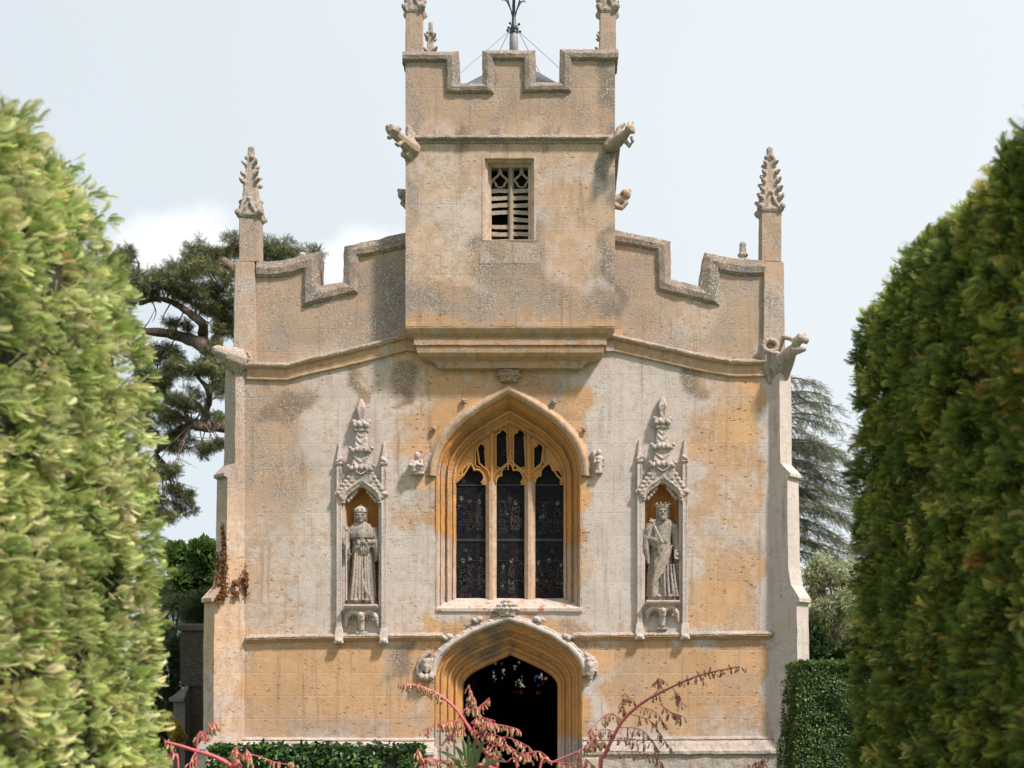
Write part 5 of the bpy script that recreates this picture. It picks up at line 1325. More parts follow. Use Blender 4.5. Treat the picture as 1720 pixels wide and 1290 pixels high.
yc = [(0.17, 0.27, 0.065), (0.33, 0.43, 0.12), (0.53, 0.57, 0.21), (0.80, 0.72, 0.42), (0.72, 0.48, 0.22)]
prof = [(CX-1.90, -0.02), (CX-1.97, 0.8), (CX-2.00, 1.7), (CX-1.99, 2.65), (CX-2.01, 3.1), (CX-2.06, 3.6), (CX-2.16, 3.97), (CX-2.32, 4.28), (CX-2.50, 4.46), (CX-2.64, 4.66), (CX-2.83, 4.84), (CX-3.2, 5.0), (CX-3.9, 5.0), (CX-4.5, 4.7), (CX-4.7, 4.0), (CX-4.8, -0.02)]
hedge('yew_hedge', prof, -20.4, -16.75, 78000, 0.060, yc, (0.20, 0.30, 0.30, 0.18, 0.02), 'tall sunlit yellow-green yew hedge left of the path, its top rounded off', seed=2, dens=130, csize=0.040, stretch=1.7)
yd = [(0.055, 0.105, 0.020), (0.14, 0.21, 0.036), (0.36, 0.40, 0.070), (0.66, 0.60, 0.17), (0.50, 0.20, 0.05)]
prof = [(CX+2.08, -0.02), (CX+2.11, 1.0), (CX+2.14, 2.0), (CX+2.15, 3.2), (CX+2.15, 4.15), (CX+2.17, 4.52), (CX+2.25, 4.76), (CX+2.44, 4.90), (CX+2.9, 4.90), (CX+3.6, 4.90), (CX+4.2, 4.5), (CX+4.3, 3.8), (CX+4.35, -0.02)]
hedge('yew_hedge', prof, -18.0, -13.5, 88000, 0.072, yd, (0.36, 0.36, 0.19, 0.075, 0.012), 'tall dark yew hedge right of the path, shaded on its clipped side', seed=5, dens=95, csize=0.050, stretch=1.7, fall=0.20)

def leafy_block(name, x0, x1, y0, y1, z1, n, size, cols, wts, label, mat, tmpl=LEAF8, taper=0.0, seed=3, wave=0.04, cat='hedge'):
    """low clipped hedge: leaves over a box, each face bumpy"""
    cx, cy = (x0+x1)/2, (y0+y1)/2; root = empty(name, (cx, cy, 0), label, cat)
    bm = bmesh.new(); i_ = 0.07
    add_rect_loft(bm, [(0, x0+i_-cx, x1-i_-cx, y0+i_-cy, y1-i_-cy), (z1*0.9, x0+i_+taper-cx, x1-i_-taper-cx, y0+i_-cy+taper*.5, y1-i_-cy), (z1-i_, x0+i_+taper+.08-cx, x1-i_-taper-.08-cx, y0+i_+.08-cy+taper*.5, y1-i_-.08-cy)])
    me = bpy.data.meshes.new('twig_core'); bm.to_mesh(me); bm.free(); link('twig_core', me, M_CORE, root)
    a1, a2, a3 = (x1-x0)*z1, (y1-y0)*z1, (x1-x0)*(y1-y0); pr_ = np.array([a1, a2, a2, a3]); pr_ /= pr_.sum()
    f = rng.choice(4, n, p=pr_); u = rng.random(n); v = rng.random(n)
    pos = np.zeros((n, 3)); N = np.zeros((n, 3))
    for q in range(4):
        k = f == q
        if q == 0: pos[k] = np.c_[x0+(x1-x0)*u[k], np.full(k.sum(), y0), z1*v[k]]; N[k] = (0, -1, 0)
        elif q == 3: pos[k] = np.c_[x0+(x1-x0)*u[k], y0+(y1-y0)*v[k], np.full(k.sum(), z1)]; N[k] = (0, 0, 1)
        else:
            X = x0 if q == 1 else x1; pos[k] = np.c_[np.full(k.sum(), X), y0+(y1-y0)*u[k], z1*v[k]]; N[k] = (-1 if q == 1 else 1, 0, 0)
    tt = pos[:, 2]/z1; pos[:, 0] += np.where(pos[:, 0] < cx, taper, -taper)*tt*np.clip(abs(pos[:, 0]-cx)/((x1-x0)/2), 0, 1)
    pos[:, 1] += taper*.5*tt
    rnd = np.clip((tt-0.93)/0.07, 0, 1)**2*0.05; pos -= N*rnd[:, None]
    pos += N*(smooth_noise(pos, 4.0, seed)*wave-rng.beta(1.2, 2.5, n)*0.09)[:, None]
    d = N*0.5+rng.normal(0, 0.5, (n, 3))+np.array([0, -0.25, -0.15])
    nrm = N+rng.normal(0, 0.45, (n, 3))+np.array([0, 0, 0.4])
    d = d-nrm*((d*nrm).sum(1)/(nrm*nrm).sum(1))[:, None]
    d /= np.linalg.norm(d, axis=1, keepdims=True); nrm /= np.linalg.norm(nrm, axis=1, keepdims=True)
    Rm = np.stack([d, np.cross(nrm, d), nrm], axis=2)
    V, F = scatter(*tmpl, pos, Rm, size*rng.uniform(0.6, 1.3, n))
    ct = np.repeat(palette(n, cols, wts, 0.3), len(tmpl[0]), axis=0)
    mesh_np('foliage', V-np.array([cx, cy, 0]), F, ct, mat, root); return root
a = W(352, 1247, -1.5); b = W(706, 1247, -1.5)
leafy_block('low_hedge', a.x, b.x, -1.6, -0.75, a.z-0.02, 7500, 0.085, [(0.022, 0.060, 0.014), (0.040, 0.095, 0.020), (0.085, 0.15, 0.035), (0.20, 0.26, 0.07)], (0.42, 0.38, 0.15, 0.05), 'low dark green ivy hedge clipped level below the left of the chapel front', M_GLOSSLEAF, wave=0.11)
a = W(1313, 1106, -3.6); b = W(1500, 1106, -3.6)
leafy_block('box_hedge', a.x+0.08, b.x, -3.6, -2.2, a.z, 32000, 0.046, [(0.035, 0.080, 0.016), (0.070, 0.13, 0.026), (0.12, 0.18, 0.045), (0.24, 0.29, 0.08)], (0.38, 0.38, 0.18, 0.06), 'square clipped dark box hedge against the right corner of the chapel', M_LEAF, LEAF4, taper=0.20, wave=0.09)

# ------------------------------------------------------------------ trees behind the chapel
def limb(bm, pts, r0, r1, seg=9, wob=0.0, sub=4):
    """smooth limb through points given in metres"""
    P_ = [Vector(p) for p in pts]; out = []
    n = len(P_)
    for i in range(n-1):
        p0, p1, p2, p3 = P_[max(i-1, 0)], P_[i], P_[i+1], P_[min(i+2, n-1)]
        for q in range(sub):
            t = q/sub
            out.append(0.5*((2*p1)+(p2-p0)*t+(2*p0-5*p1+4*p2-p3)*t*t+(3*p1-p0-3*p2+p3)*t**3))
    out.append(P_[-1]); m = len(out)
    rr = [(r0+(r1-r0)*i/(m-1))*(1+wob*math.sin(i*2.3+r0*50)) for i in range(m)]
    add_tube(bm, out, rr, seg); return out
def tree_root(name, loc, label, cat='tree', group=None): return empty(name, loc, label, cat, group)
def put(name, bm, mat, root):
    bmesh.ops.recalc_face_normals(bm, faces=bm.faces[:])
    for v in bm.verts: v.co -= root.location
    me = bpy.data.meshes.new(name); bm.to_mesh(me); bm.free(); me.polygons.foreach_set('use_smooth', [True]*len(me.polygons))
    return link(name, me, mat, root)
def tufts(name, centres, radii, n, size, cols, wts, root, tmpl=LEAF4, updir=(0, 0, 0.5), mat=None, var=0.3, shell=0.45, drop=None):
    """leaves through ellipsoidal clumps, denser near their skins; each clump has its own tone"""
    C = np.array(centres, float); Rr = np.array(radii, float)
    vol = (Rr[:, 0]*Rr[:, 1]*Rr[:, 2])**0.7; k = rng.choice(len(C), n, p=vol/vol.sum())
    d = rng.normal(0, 1, (n, 3)); d /= np.linalg.norm(d, axis=1, keepdims=True)
    r = (shell+(1-shell)*rng.random(n))[:, None]**0.8
    pos = C[k]+d*Rr[k]*r
    pos += rng.normal(0, 1, (n, 3))*Rr[k]*0.13
    if drop: pos[:, 2] -= drop*np.clip(rng.random(n)-0.5, 0, 1)*Rr[k][:, 2]
    dr = d*0.8+rng.normal(0, 0.6, (n, 3))+np.array(updir)
    Rm = frames(dr, rng.uniform(-3, 3, n)); V, F = scatter(*tmpl, pos, Rm, size*rng.uniform(0.6, 1.35, n))
    tone = rng.uniform(0.75, 1.25, len(C))[k][:, None]
    ct = np.repeat(palette(n, cols, wts, var)*tone, len(tmpl[0]), axis=0)
    loc = np.array(root.location)
    return mesh_np(name, V-loc, F, ct, mat or M_LEAF, root)
NEEDLE = yew_sprig(5, 1.0, 0.085)

# old cedar of Lebanon rising behind the left corner
CY = 15.0
C_ = lambda px, py, dy=0.0: W(px, py, CY+dy)
ced = tree_root('cedar_tree', C_(470, 1330), 'old spreading cedar with twisting bare limbs and flat dark pads, behind the chapel')
ced.location.z = 0
bm = bmesh.new(); add_tube(bm, [Vector((ced.location.x, CY, -0.1)), C_(468, 1000), C_(455, 760), C_(440, 560, 0.5), C_(430, 450, 0.5)], [0.75, 0.62, 0.5, 0.36, 0.25], 14); put('trunk', bm, M_BARK, ced)
LB = []
def cl(pts, r0, r1, dy=0.0, name='limb', **k):
    bm = bmesh.new(); n = len(pts); LB.extend(limb(bm, [C_(p[0], p[1], dy+(0.5*math.sin(i*1.7))) for i, p in enumerate(pts)], r0, r1, wob=0.10, **k)); return put(name, bm, M_BARK, ced)
cl([(440, 690), (410, 650), (370, 602), (345, 582), (318, 570), (280, 560), (238, 556), (205, 552), (180, 540)], 0.30, 0.03)
cl([(345, 588), (341, 565), (341, 545), (330, 535), (310, 520), (290, 508), (265, 502), (235, 510)], 0.165, 0.05)
cl([(440, 735), (385, 717), (345, 716), (322, 712)], 0.20, 0.145)
cl([(440, 730), (390, 720), (352, 714), (330, 713), (300, 722), (283, 740), (262, 760)], 0.15, 0.08, 0.9)
cl([(340, 714), (346, 690), (352, 668), (345, 648), (336, 638), (328, 628)], 0.115, 0.035, 0.3)
cl([(352, 672), (356, 655), (352, 645)], 0.05, 0.02, 0.3)
cl([(430, 520), (405, 470), (392, 452), (380, 443), (372, 432), (385, 420), (405, 412), (440, 420), (490, 425)], 0.17, 0.07)
cl([(395, 455), (383, 470), (381, 482), (372, 490)], 0.06, 0.02)
cl([(440, 640), (395, 620), (362, 600), (364, 585)], 0.16, 0.155, -0.3)
bm = bmesh.new(); a = C_(364, 600, -0.3); add_tube(bm, [a, C_(365, 566, -0.3)], [0.165, 0.155], 14); st_ = put('sawn_stub', bm, M_BARK, ced)
bm = bmesh.new(); a = C_(365, 565.9, -0.3); add_tube(bm, [a, a+Vector((0, 0, 0.015))], [0.150, 0.150], 14); put('cut_face', bm, M_CUT, ced)
for pts in ([(258, 505), (245, 490), (232, 470)], [(255, 504), (262, 525), (256, 540)], [(285, 512), (275, 530), (270, 550)], [(300, 517), (318, 502), (330, 490)], [(240, 553), (250, 540), (260, 520)], [(300, 565), (290, 575), (282, 590)], [(270, 508), (250, 500), (240, 480)], [(345, 548), (365, 530), (380, 520)], [(310, 522), (300, 540), (296, 556)]):
    cl(pts, 0.022, 0.006, name='twig', seg=5)
pads = []  # flat foliage pads: px, py, half width, half height (photo), depth
for px, py, w_, h_ in ((205, 430, 20, 14), (192, 450, 18, 14), (240, 482, 35, 10), (290, 470, 38, 12), (330, 455, 35, 13), (350, 435, 32, 12), (375, 420, 34, 10), (300, 488, 30, 10), (345, 490, 28, 13), (320, 505, 18, 7), (255, 470, 24, 9),
                     (330, 440, 22, 9), (405, 412, 30, 9), (470, 418, 40, 11), (510, 424, 32, 9), (450, 430, 30, 9), (380, 510, 22, 18), (372, 535, 24, 16), (385, 560, 18, 14), (355, 520, 16, 9), (395, 480, 16, 14),
                     (335, 497, 14, 10), (385, 545, 16, 22), (300, 547, 18, 6), (275, 590, 26, 12), (262, 605, 22, 16), (320, 620, 45, 12), (285, 640, 40, 16), (345, 615, 34, 10), (300, 660, 42, 18), (270, 680, 34, 22), (325, 680, 24, 16), (285, 705, 32, 18),
                     (250, 645, 26, 20), (208, 545, 24, 9), (185, 532, 22, 9), (365, 630, 16, 14), (262, 730, 24, 18), (300, 735, 18, 10), (290, 750, 20, 10), (355, 745, 18, 10), (348, 762, 15, 9), (360, 700, 12, 8), (372, 655, 12, 16), (360, 600, 14, 8), (235, 690, 30, 40),
                     (280, 800, 26, 14), (300, 830, 20, 16), (270, 840, 24, 24), (305, 855, 14, 12), (285, 870, 20, 10), (250, 800, 30, 30), (255, 870, 24, 20), (370, 590, 8, 6), (345, 430, 24, 8), (222, 500, 24, 10), (310, 455, 25, 10)):
    k = (D0+CY)/2400
    pads.append((px, py, w_, h_))
cen = []; rad = []; r_ = random.Random(3)
for px, py, w_, h_ in pads:
    k = (D0+CY)/2400; c0 = C_(px, py, r_.uniform(-1.2, 1.2))
    for q in range(9):
        cen.append(c0+Vector((r_.uniform(-.9, .9)*w_*k, r_.uniform(-.6, .6), r_.uniform(-.75, .75)*h_*k))); rad.append((w_*k*r_.uniform(.18, .45), 0.35, max(h_*k*r_.uniform(.10, .24), 0.035)))
bm = bmesh.new()      # fine twigs that carry every pad
for i, c_ in enumerate(cen):
    if i % 3: continue
    q = min(LB, key=lambda p: (p-c_).length)
    if (q-c_).length < 3.2:
        md = q.lerp(c_, 0.5)+Vector((r_.uniform(-.15, .15), 0, r_.uniform(0.05, .25)))
        add_tube(bm, [q, md, c_], [0.028, 0.018, 0.007], 5)
        for _ in range(3):
            e_ = c_+Vector((r_.uniform(-.5, .5), r_.uniform(-.3, .3), r_.uniform(-.12, .15))); add_tube(bm, [md.lerp(c_, 0.6), e_], [0.010, 0.004], 4)
put('twigs', bm, M_BARK, ced)
tufts('crown', cen, rad, 46000, 0.13, [(0.10, 0.12, 0.045), (0.18, 0.195, 0.08), (0.32, 0.32, 0.15), (0.05, 0.06, 0.028)], (0.36, 0.30, 0.20, 0.14), ced, tmpl=NEEDLE, updir=(0, 0, 0.15), shell=0.1, drop=0.5)
# bushier green trees lower down on the left
def bushy(name, Y, blobs_, n, size, cols, wts, label, group=None, tmpl=LEAF4, trunk=None, drop=None, sub=6, sh=0.5, seed=1, updir=(0, 0, 0.4)):
    k = (D0+Y)/2400; r_ = random.Random(seed)
    bx = sum(b[0] for b in blobs_)/len(blobs_) if trunk is None else trunk
    base = W(bx, 1300, Y); root = tree_root(name, (base.x, Y, 0), label, 'tree' if 'tree' in name else 'shrub', group)
    cen = []; rad = []; bm = bmesh.new(); top = min(b[1] for b in blobs_)
    tz = W(bx, top+30, Y).z
    add_tube(bm, [Vector((base.x, Y, -0.05)), Vector((base.x+0.1, Y, tz*0.5)), Vector((base.x, Y, tz))], [max(0.04, 0.03*tz), 0.02*tz, 0.02], 9)
    for px, py, w_, h_ in blobs_:
        c0 = W(px, py, Y+r_.uniform(-.6, .6))
        limb(bm, [Vector((base.x, Y, max(0.2, c0.z*0.55))), (Vector((base.x, Y, c0.z*0.75))+c0)/2, c0], 0.05, 0.015, 6)
        for q in range(sub):
            d = Vector((r_.gauss(0, 1), r_.gauss(0, 1), r_.gauss(0, 1))).normalized()
            cen.append(c0+Vector((d.x*w_*k*0.6, d.y*w_*k*0.6, d.z*h_*k*0.6))); s_ = r_.uniform(.35, .6); rad.append((w_*k*s_, w_*k*s_, h_*k*s_))
    put('trunk', bm, M_BARK, root)
    tufts('crown', cen, rad, n, size, cols, wts, root, tmpl=tmpl, shell=sh, drop=drop, updir=updir); return root
G1 = [(0.075, 0.14, 0.034), (0.125, 0.21, 0.05), (0.20, 0.28, 0.08)]
bushy('broadleaf_tree', 12, [(335, 930, 38, 30), (300, 945, 30, 28), (365, 960, 40, 50), (320, 990, 40, 30), (300, 980, 24, 22)], 13000, 0.16, G1, (0.35, 0.4, 0.25), 'round mid-green broadleaf tree low behind the left corner buttress', trunk=360, tmpl=LEAF8)
bushy('dark_yew_tree', 9, [(330, 1010, 40, 20), (300, 1025, 40, 22), (345, 1040, 40, 22), (280, 1050, 30, 36), (285, 1110, 26, 50), (280, 1180, 24, 50), (320, 1070, 40, 26), (270, 1000, 26, 40), (255, 1090, 30, 50), (250, 1170, 30, 60), (265, 1230, 30, 40)], 18000, 0.11, [(0.035, 0.055, 0.022), (0.055, 0.085, 0.03), (0.09, 0.12, 0.045)], (0.45, 0.4, 0.15), 'dark feathery evergreen between the left hedge and the blackened wall', tmpl=NEEDLE, trunk=290)
bushy('golden_shrub', 4.0, [(292, 1228, 12, 16), (300, 1240, 10, 14)], 1500, 0.06, [(0.40, 0.27, 0.03), (0.48, 0.34, 0.06), (0.30, 0.22, 0.04)], (0.4, 0.35, 0.25), 'small golden yellow shrub at the foot of the blackened wall', seed=4)
# drooping cedar behind the right buttress: tiers of long, sparse, pendulous boughs
DY = 17.0
deo = tree_root('weeping_cedar_tree', (W(1300, 1300, DY).x, DY, 0), 'blue-grey weeping cedar with sparse drooping boughs behind the right of the chapel')
E_ = lambda px, py, dy=0.0: W(px, py, DY+dy)
bm = bmesh.new(); add_tube(bm, [Vector((deo.location.x, DY, -0.1)), E_(1300, 1000), E_(1298, 800), E_(1294, 690), E_(1290, 640)], [0.30, 0.24, 0.18, 0.10, 0.05], 10); put('trunk', bm, M_BARK, deo)
bm = bmesh.new(); PB = []
r_ = random.Random(11)
tiers = [(1340, 640, 1372, 655), (1340, 655, 1365, 690), (1340, 668, 1388, 672), (1340, 690, 1405, 688), (1340, 700, 1408, 715), (1340, 705, 1385, 725), (1338, 720, 1362, 740), (1345, 740, 1412, 765), (1345, 755, 1432, 782), (1345, 750, 1395, 760), (1345, 775, 1440, 812), (1345, 790, 1425, 830), (1345, 800, 1400, 842), (1345, 822, 1440, 850), (1345, 835, 1415, 875), (1345, 850, 1440, 890), (1345, 868, 1405, 905), (1345, 880, 1428, 925), (1345, 895, 1395, 940), (1350, 770, 1375, 800), (1345, 905, 1440, 945), (1345, 740, 1378, 775), (1345, 815, 1370, 850), (1345, 925, 1420, 960)]
for x0, y0, x1, y1 in tiers:
    x0 = 1298; dy = r_.uniform(-1.6, 1.2); n = 9; pts = []
    for i in range(n):
        t = i/(n-1); pts.append(E_(x0+(x1-x0)*t, y0+(y1-y0)*t-13*math.sin(math.pi*t*0.85), dy*t))
    o = limb(bm, pts, 0.045, 0.008, 5, sub=2)
    for i in range(3, len(o)):
        PB.append((o[i], o[i]-o[i-1], 1.0))
        for q in range(r_.randint(1, 2) if y1 < 745 else r_.randint(2, 4)):
            L = r_.uniform(0.25, 0.95); s = r_.choice((-1, 1))
            a = o[i]; e = a+Vector((0.30*L+r_.uniform(-.1, .3), s*L*0.4, -L*r_.uniform(0.15, 0.7)))
            add_tube(bm, [a, (a+e)/2+Vector((0, 0, 0.05)), e], [0.010, 0.007, 0.004], 4)
            for w_ in range(5): t = (w_+1)/5; PB.append((a.lerp(e, t), e-a, 0.8))
put('boughs', bm, M_BARK, deo)
P0 = np.array([tuple(p[0]) for p in PB]); Dd = np.array([tuple(p[1]) for p in PB]); rep = 3
P0 = np.repeat(P0, rep, 0)+rng.normal(0, 0.045, (len(P0)*rep, 3)); Dd = np.repeat(Dd, rep, 0); Dd /= np.linalg.norm(Dd, axis=1, keepdims=True)+1e-9
Dd = Dd+rng.normal(0, 0.5, Dd.shape)+np.array([0.1, 0, -0.15])
DN = yew_sprig(6, 1.0, 0.05)
V, F = scatter(*DN, P0, frames(Dd, rng.uniform(-3, 3, len(P0))), 0.13*rng.uniform(.6, 1.3, len(P0)))
ct = np.repeat(palette(len(P0), [(0.17, 0.205, 0.125), (0.28, 0.31, 0.20), (0.10, 0.13, 0.075)], (0.4, 0.3, 0.3)), len(DN[0]), axis=0)
mesh_np('crown', V-np.array(deo.location), F, ct, M_LEAF, deo)
bushy('silvery_tree', 11, [(1385, 955, 36, 28), (1425, 960, 36, 30), (1445, 985, 30, 40), (1370, 985, 26, 28), (1410, 1020, 40, 34), (1440, 1010, 30, 40), (1380, 1030, 26, 26), (1430, 1060, 34, 36), (1400, 1075, 34, 34), (1440, 1090, 30, 30), (1395, 950, 24, 16)], 22000, 0.13, [(0.40, 0.43, 0.25), (0.52, 0.54, 0.34), (0.28, 0.32, 0.17)], (0.4, 0.3, 0.3), 'pale grey-green weeping willow-leaved tree behind the box hedge', tmpl=(LEAF4[0]*np.array([1, 0.45, 1]), LEAF4[1]), drop=1.6, updir=(0, 0, -0.7), seed=8)
bushy('laurel_shrub', 6, [(1362, 1065, 14, 26), (1370, 1088, 20, 22), (1355, 1095, 14, 24), (1398, 1092, 30, 20), (1435, 1095, 26, 20)], 8000, 0.10, [(0.025, 0.05, 0.016), (0.045, 0.08, 0.024), (0.075, 0.12, 0.035)], (0.5, 0.35, 0.15), 'dark laurel shrub in the gap above the box hedge', tmpl=LEAF8, seed=9)
# a belt of woodland closes the view far behind
cen = []; rad = []; r_ = random.Random(21)
for i in range(60): 
    x = -60+2*i+r_.uniform(-.6, .6); h = r_.uniform(3.2, 5.0); cen.append((x, 75+r_.uniform(-3, 3), h*0.5)); rad.append((1.9, 1.9, h*0.52))
wd_ = empty('distant_wood', (0, 75, 0)); tag(wd_, 'far belt of hazy green woodland beyond the chapel', 'wood', kind='stuff')
tufts('crown', cen, rad, 16000, 0.6, G1, (0.4, 0.4, 0.2), wd_)

# ------------------------------------------------------------------ blackened wall beyond the left buttress
ow = empty('stone_outbuilding', W(330, 1400, 5), 'low blackened stone building with a small stepped buttress beyond the left corner', 'outbuilding'); ow.location.z = 0
OY = 5.0; O = lambda px, py: (W(px, py, OY).x-ow.location.x, W(px, py, OY).z)
def ob(name, bm, **k):
    for v in bm.verts: v.co += Vector((0, OY-OY, 0))
    return stone(name, bm, M_OLD, ow, tess=0.2, jit=0.012, jf=4, **k)
x0 = O(302, 0)[0]; zt = O(0, 1047)[1]; zs = O(0, 1152)[1]
bm = bmesh.new(); add_rect_loft(bm, [(0, x0+0.10, x0+6, 0.06, 3), (zs-0.06, x0+0.10, x0+6, 0.06, 3), (zs, x0, x0+6, 0, 3), (zt-0.16, x0, x0+6, 0, 3)]); ob('wall', bm, bevel=0.02, over=(0.45, 0.3, 0.75))
bm = bmesh.new(); add_rect_loft(bm, [(zt-0.158, x0-0.04, x0+6.05, -0.05, 3.05), (zt-0.05, x0-0.05, x0+6.05, -0.06, 3.05), (zt, x0+0.02, x0+6, 0.03, 3)]); ob('coping', bm, bevel=0.02, over=(0.5, 0.2, 0.5))
xb0, xb1 = O(296, 0)[0], O(318, 0)[0]; z1 = O(0, 1178)[1]; z2 = O(0, 1152)[1]
bm = bmesh.new(); add_rect_loft(bm, [(0, xb0+0.03, xb1, -0.35, 0.05), (z1-0.03, xb0+0.03, xb1, -0.35, 0.05), (z1-0.01, xb0-0.04, xb1, -0.42, 0.05), (z1+0.05, xb0-0.04, xb1, -0.42, 0.05), (z2, xb0+0.20, xb1, -0.03, 0.05)]); ob('buttress', bm, over=(0.95, 0.0, 0.15))

# ------------------------------------------------------------------ withered creeper on the left buttress
def creeper(label, strands, n, seed):
    c0 = strands[0][0]; base = Vector((FX(c0[0]), -0.4, FZ(c0[1]))); root = empty('withered_creeper', base, label, 'creeper', 'withered creepers on the left buttress')
    r_ = random.Random(seed); bm = bmesh.new(); pos = []
    def surf(px, py):
        x = FX(px); xj = FX(413); t = max(0, xj-x)
        p = 0.34 if py < 955 else 0.34+0.08*(min(py, 985)-955)/30 if py < 985 else 0.42+0.18*(min(py, 1010)-985)/25
        ax = xj-0.7071*(p+0.02); 
        y = -t if x > ax else -(0.7071*(p+0.02))+(ax-x)
        return Vector((CX+(px-940)/2400*(D0+y), y-0.015, CZ+(1230-py)/2400*(D0+y)))
    for S_ in strands:
        pts = [surf(*q) for q in S_]; add_tube(bm, pts, [0.012]+[0.008]*(len(pts)-2)+[0.004], 5)
    for i in range(n):
        S_ = r_.choice(strands); t = r_.random()**1.2*(len(S_)-1); k = min(int(t), len(S_)-2); f = t-k
        px = S_[k][0]*(1-f)+S_[k+1][0]*f; py = S_[k][1]*(1-f)+S_[k+1][1]*f; wd = 7.0*(1-t/(len(S_)-1))+2.0
        pos.append(surf(px+r_.gauss(0, wd*0.45), py+r_.uniform(-4, 4))+Vector((0, -r_.uniform(0, .05), 0)))
    put('stems', bm, M_BARK, root)
    P_ = np.array([tuple(p) for p in pos]); d = rng.normal(0, 0.5, P_.shape)+np.array([0, -0.35, -0.7])
    V, F = scatter(*LEAF8, P_, frames(d, rng.uniform(-1, 1, len(P_))), 0.055*rng.uniform(.6, 1.3, len(P_)))
    ct = np.repeat(palette(len(P_), [(0.25, 0.095, 0.030), (0.36, 0.15, 0.045), (0.15, 0.062, 0.026)], (0.4, 0.3, 0.3)), len(LEAF8[0]), axis=0)
    mesh_np('leaves', V-np.array(base), F, ct, M_LEAF, root)
creeper('tallest streak of rust-brown withered creeper on the left buttress', [[(371, 1006), (374, 960), (376, 920), (375, 880)], [(378, 1000), (380, 950), (378, 915), (376, 890)], [(368, 1008), (374, 985), (378, 950)]], 800, 1)
creeper('thin outermost streak of withered creeper on the left buttress', [[(357, 1004), (363, 985), (366, 955), (367, 930)]], 150, 2)
creeper('short forked streak of withered creeper nearest the wall', [[(414, 1002), (414, 985), (414, 965), (413, 942)], [(414, 985), (409, 975), (409, 968)], [(398, 998), (402, 993)], [(395, 980), (396, 978)]], 240, 3)

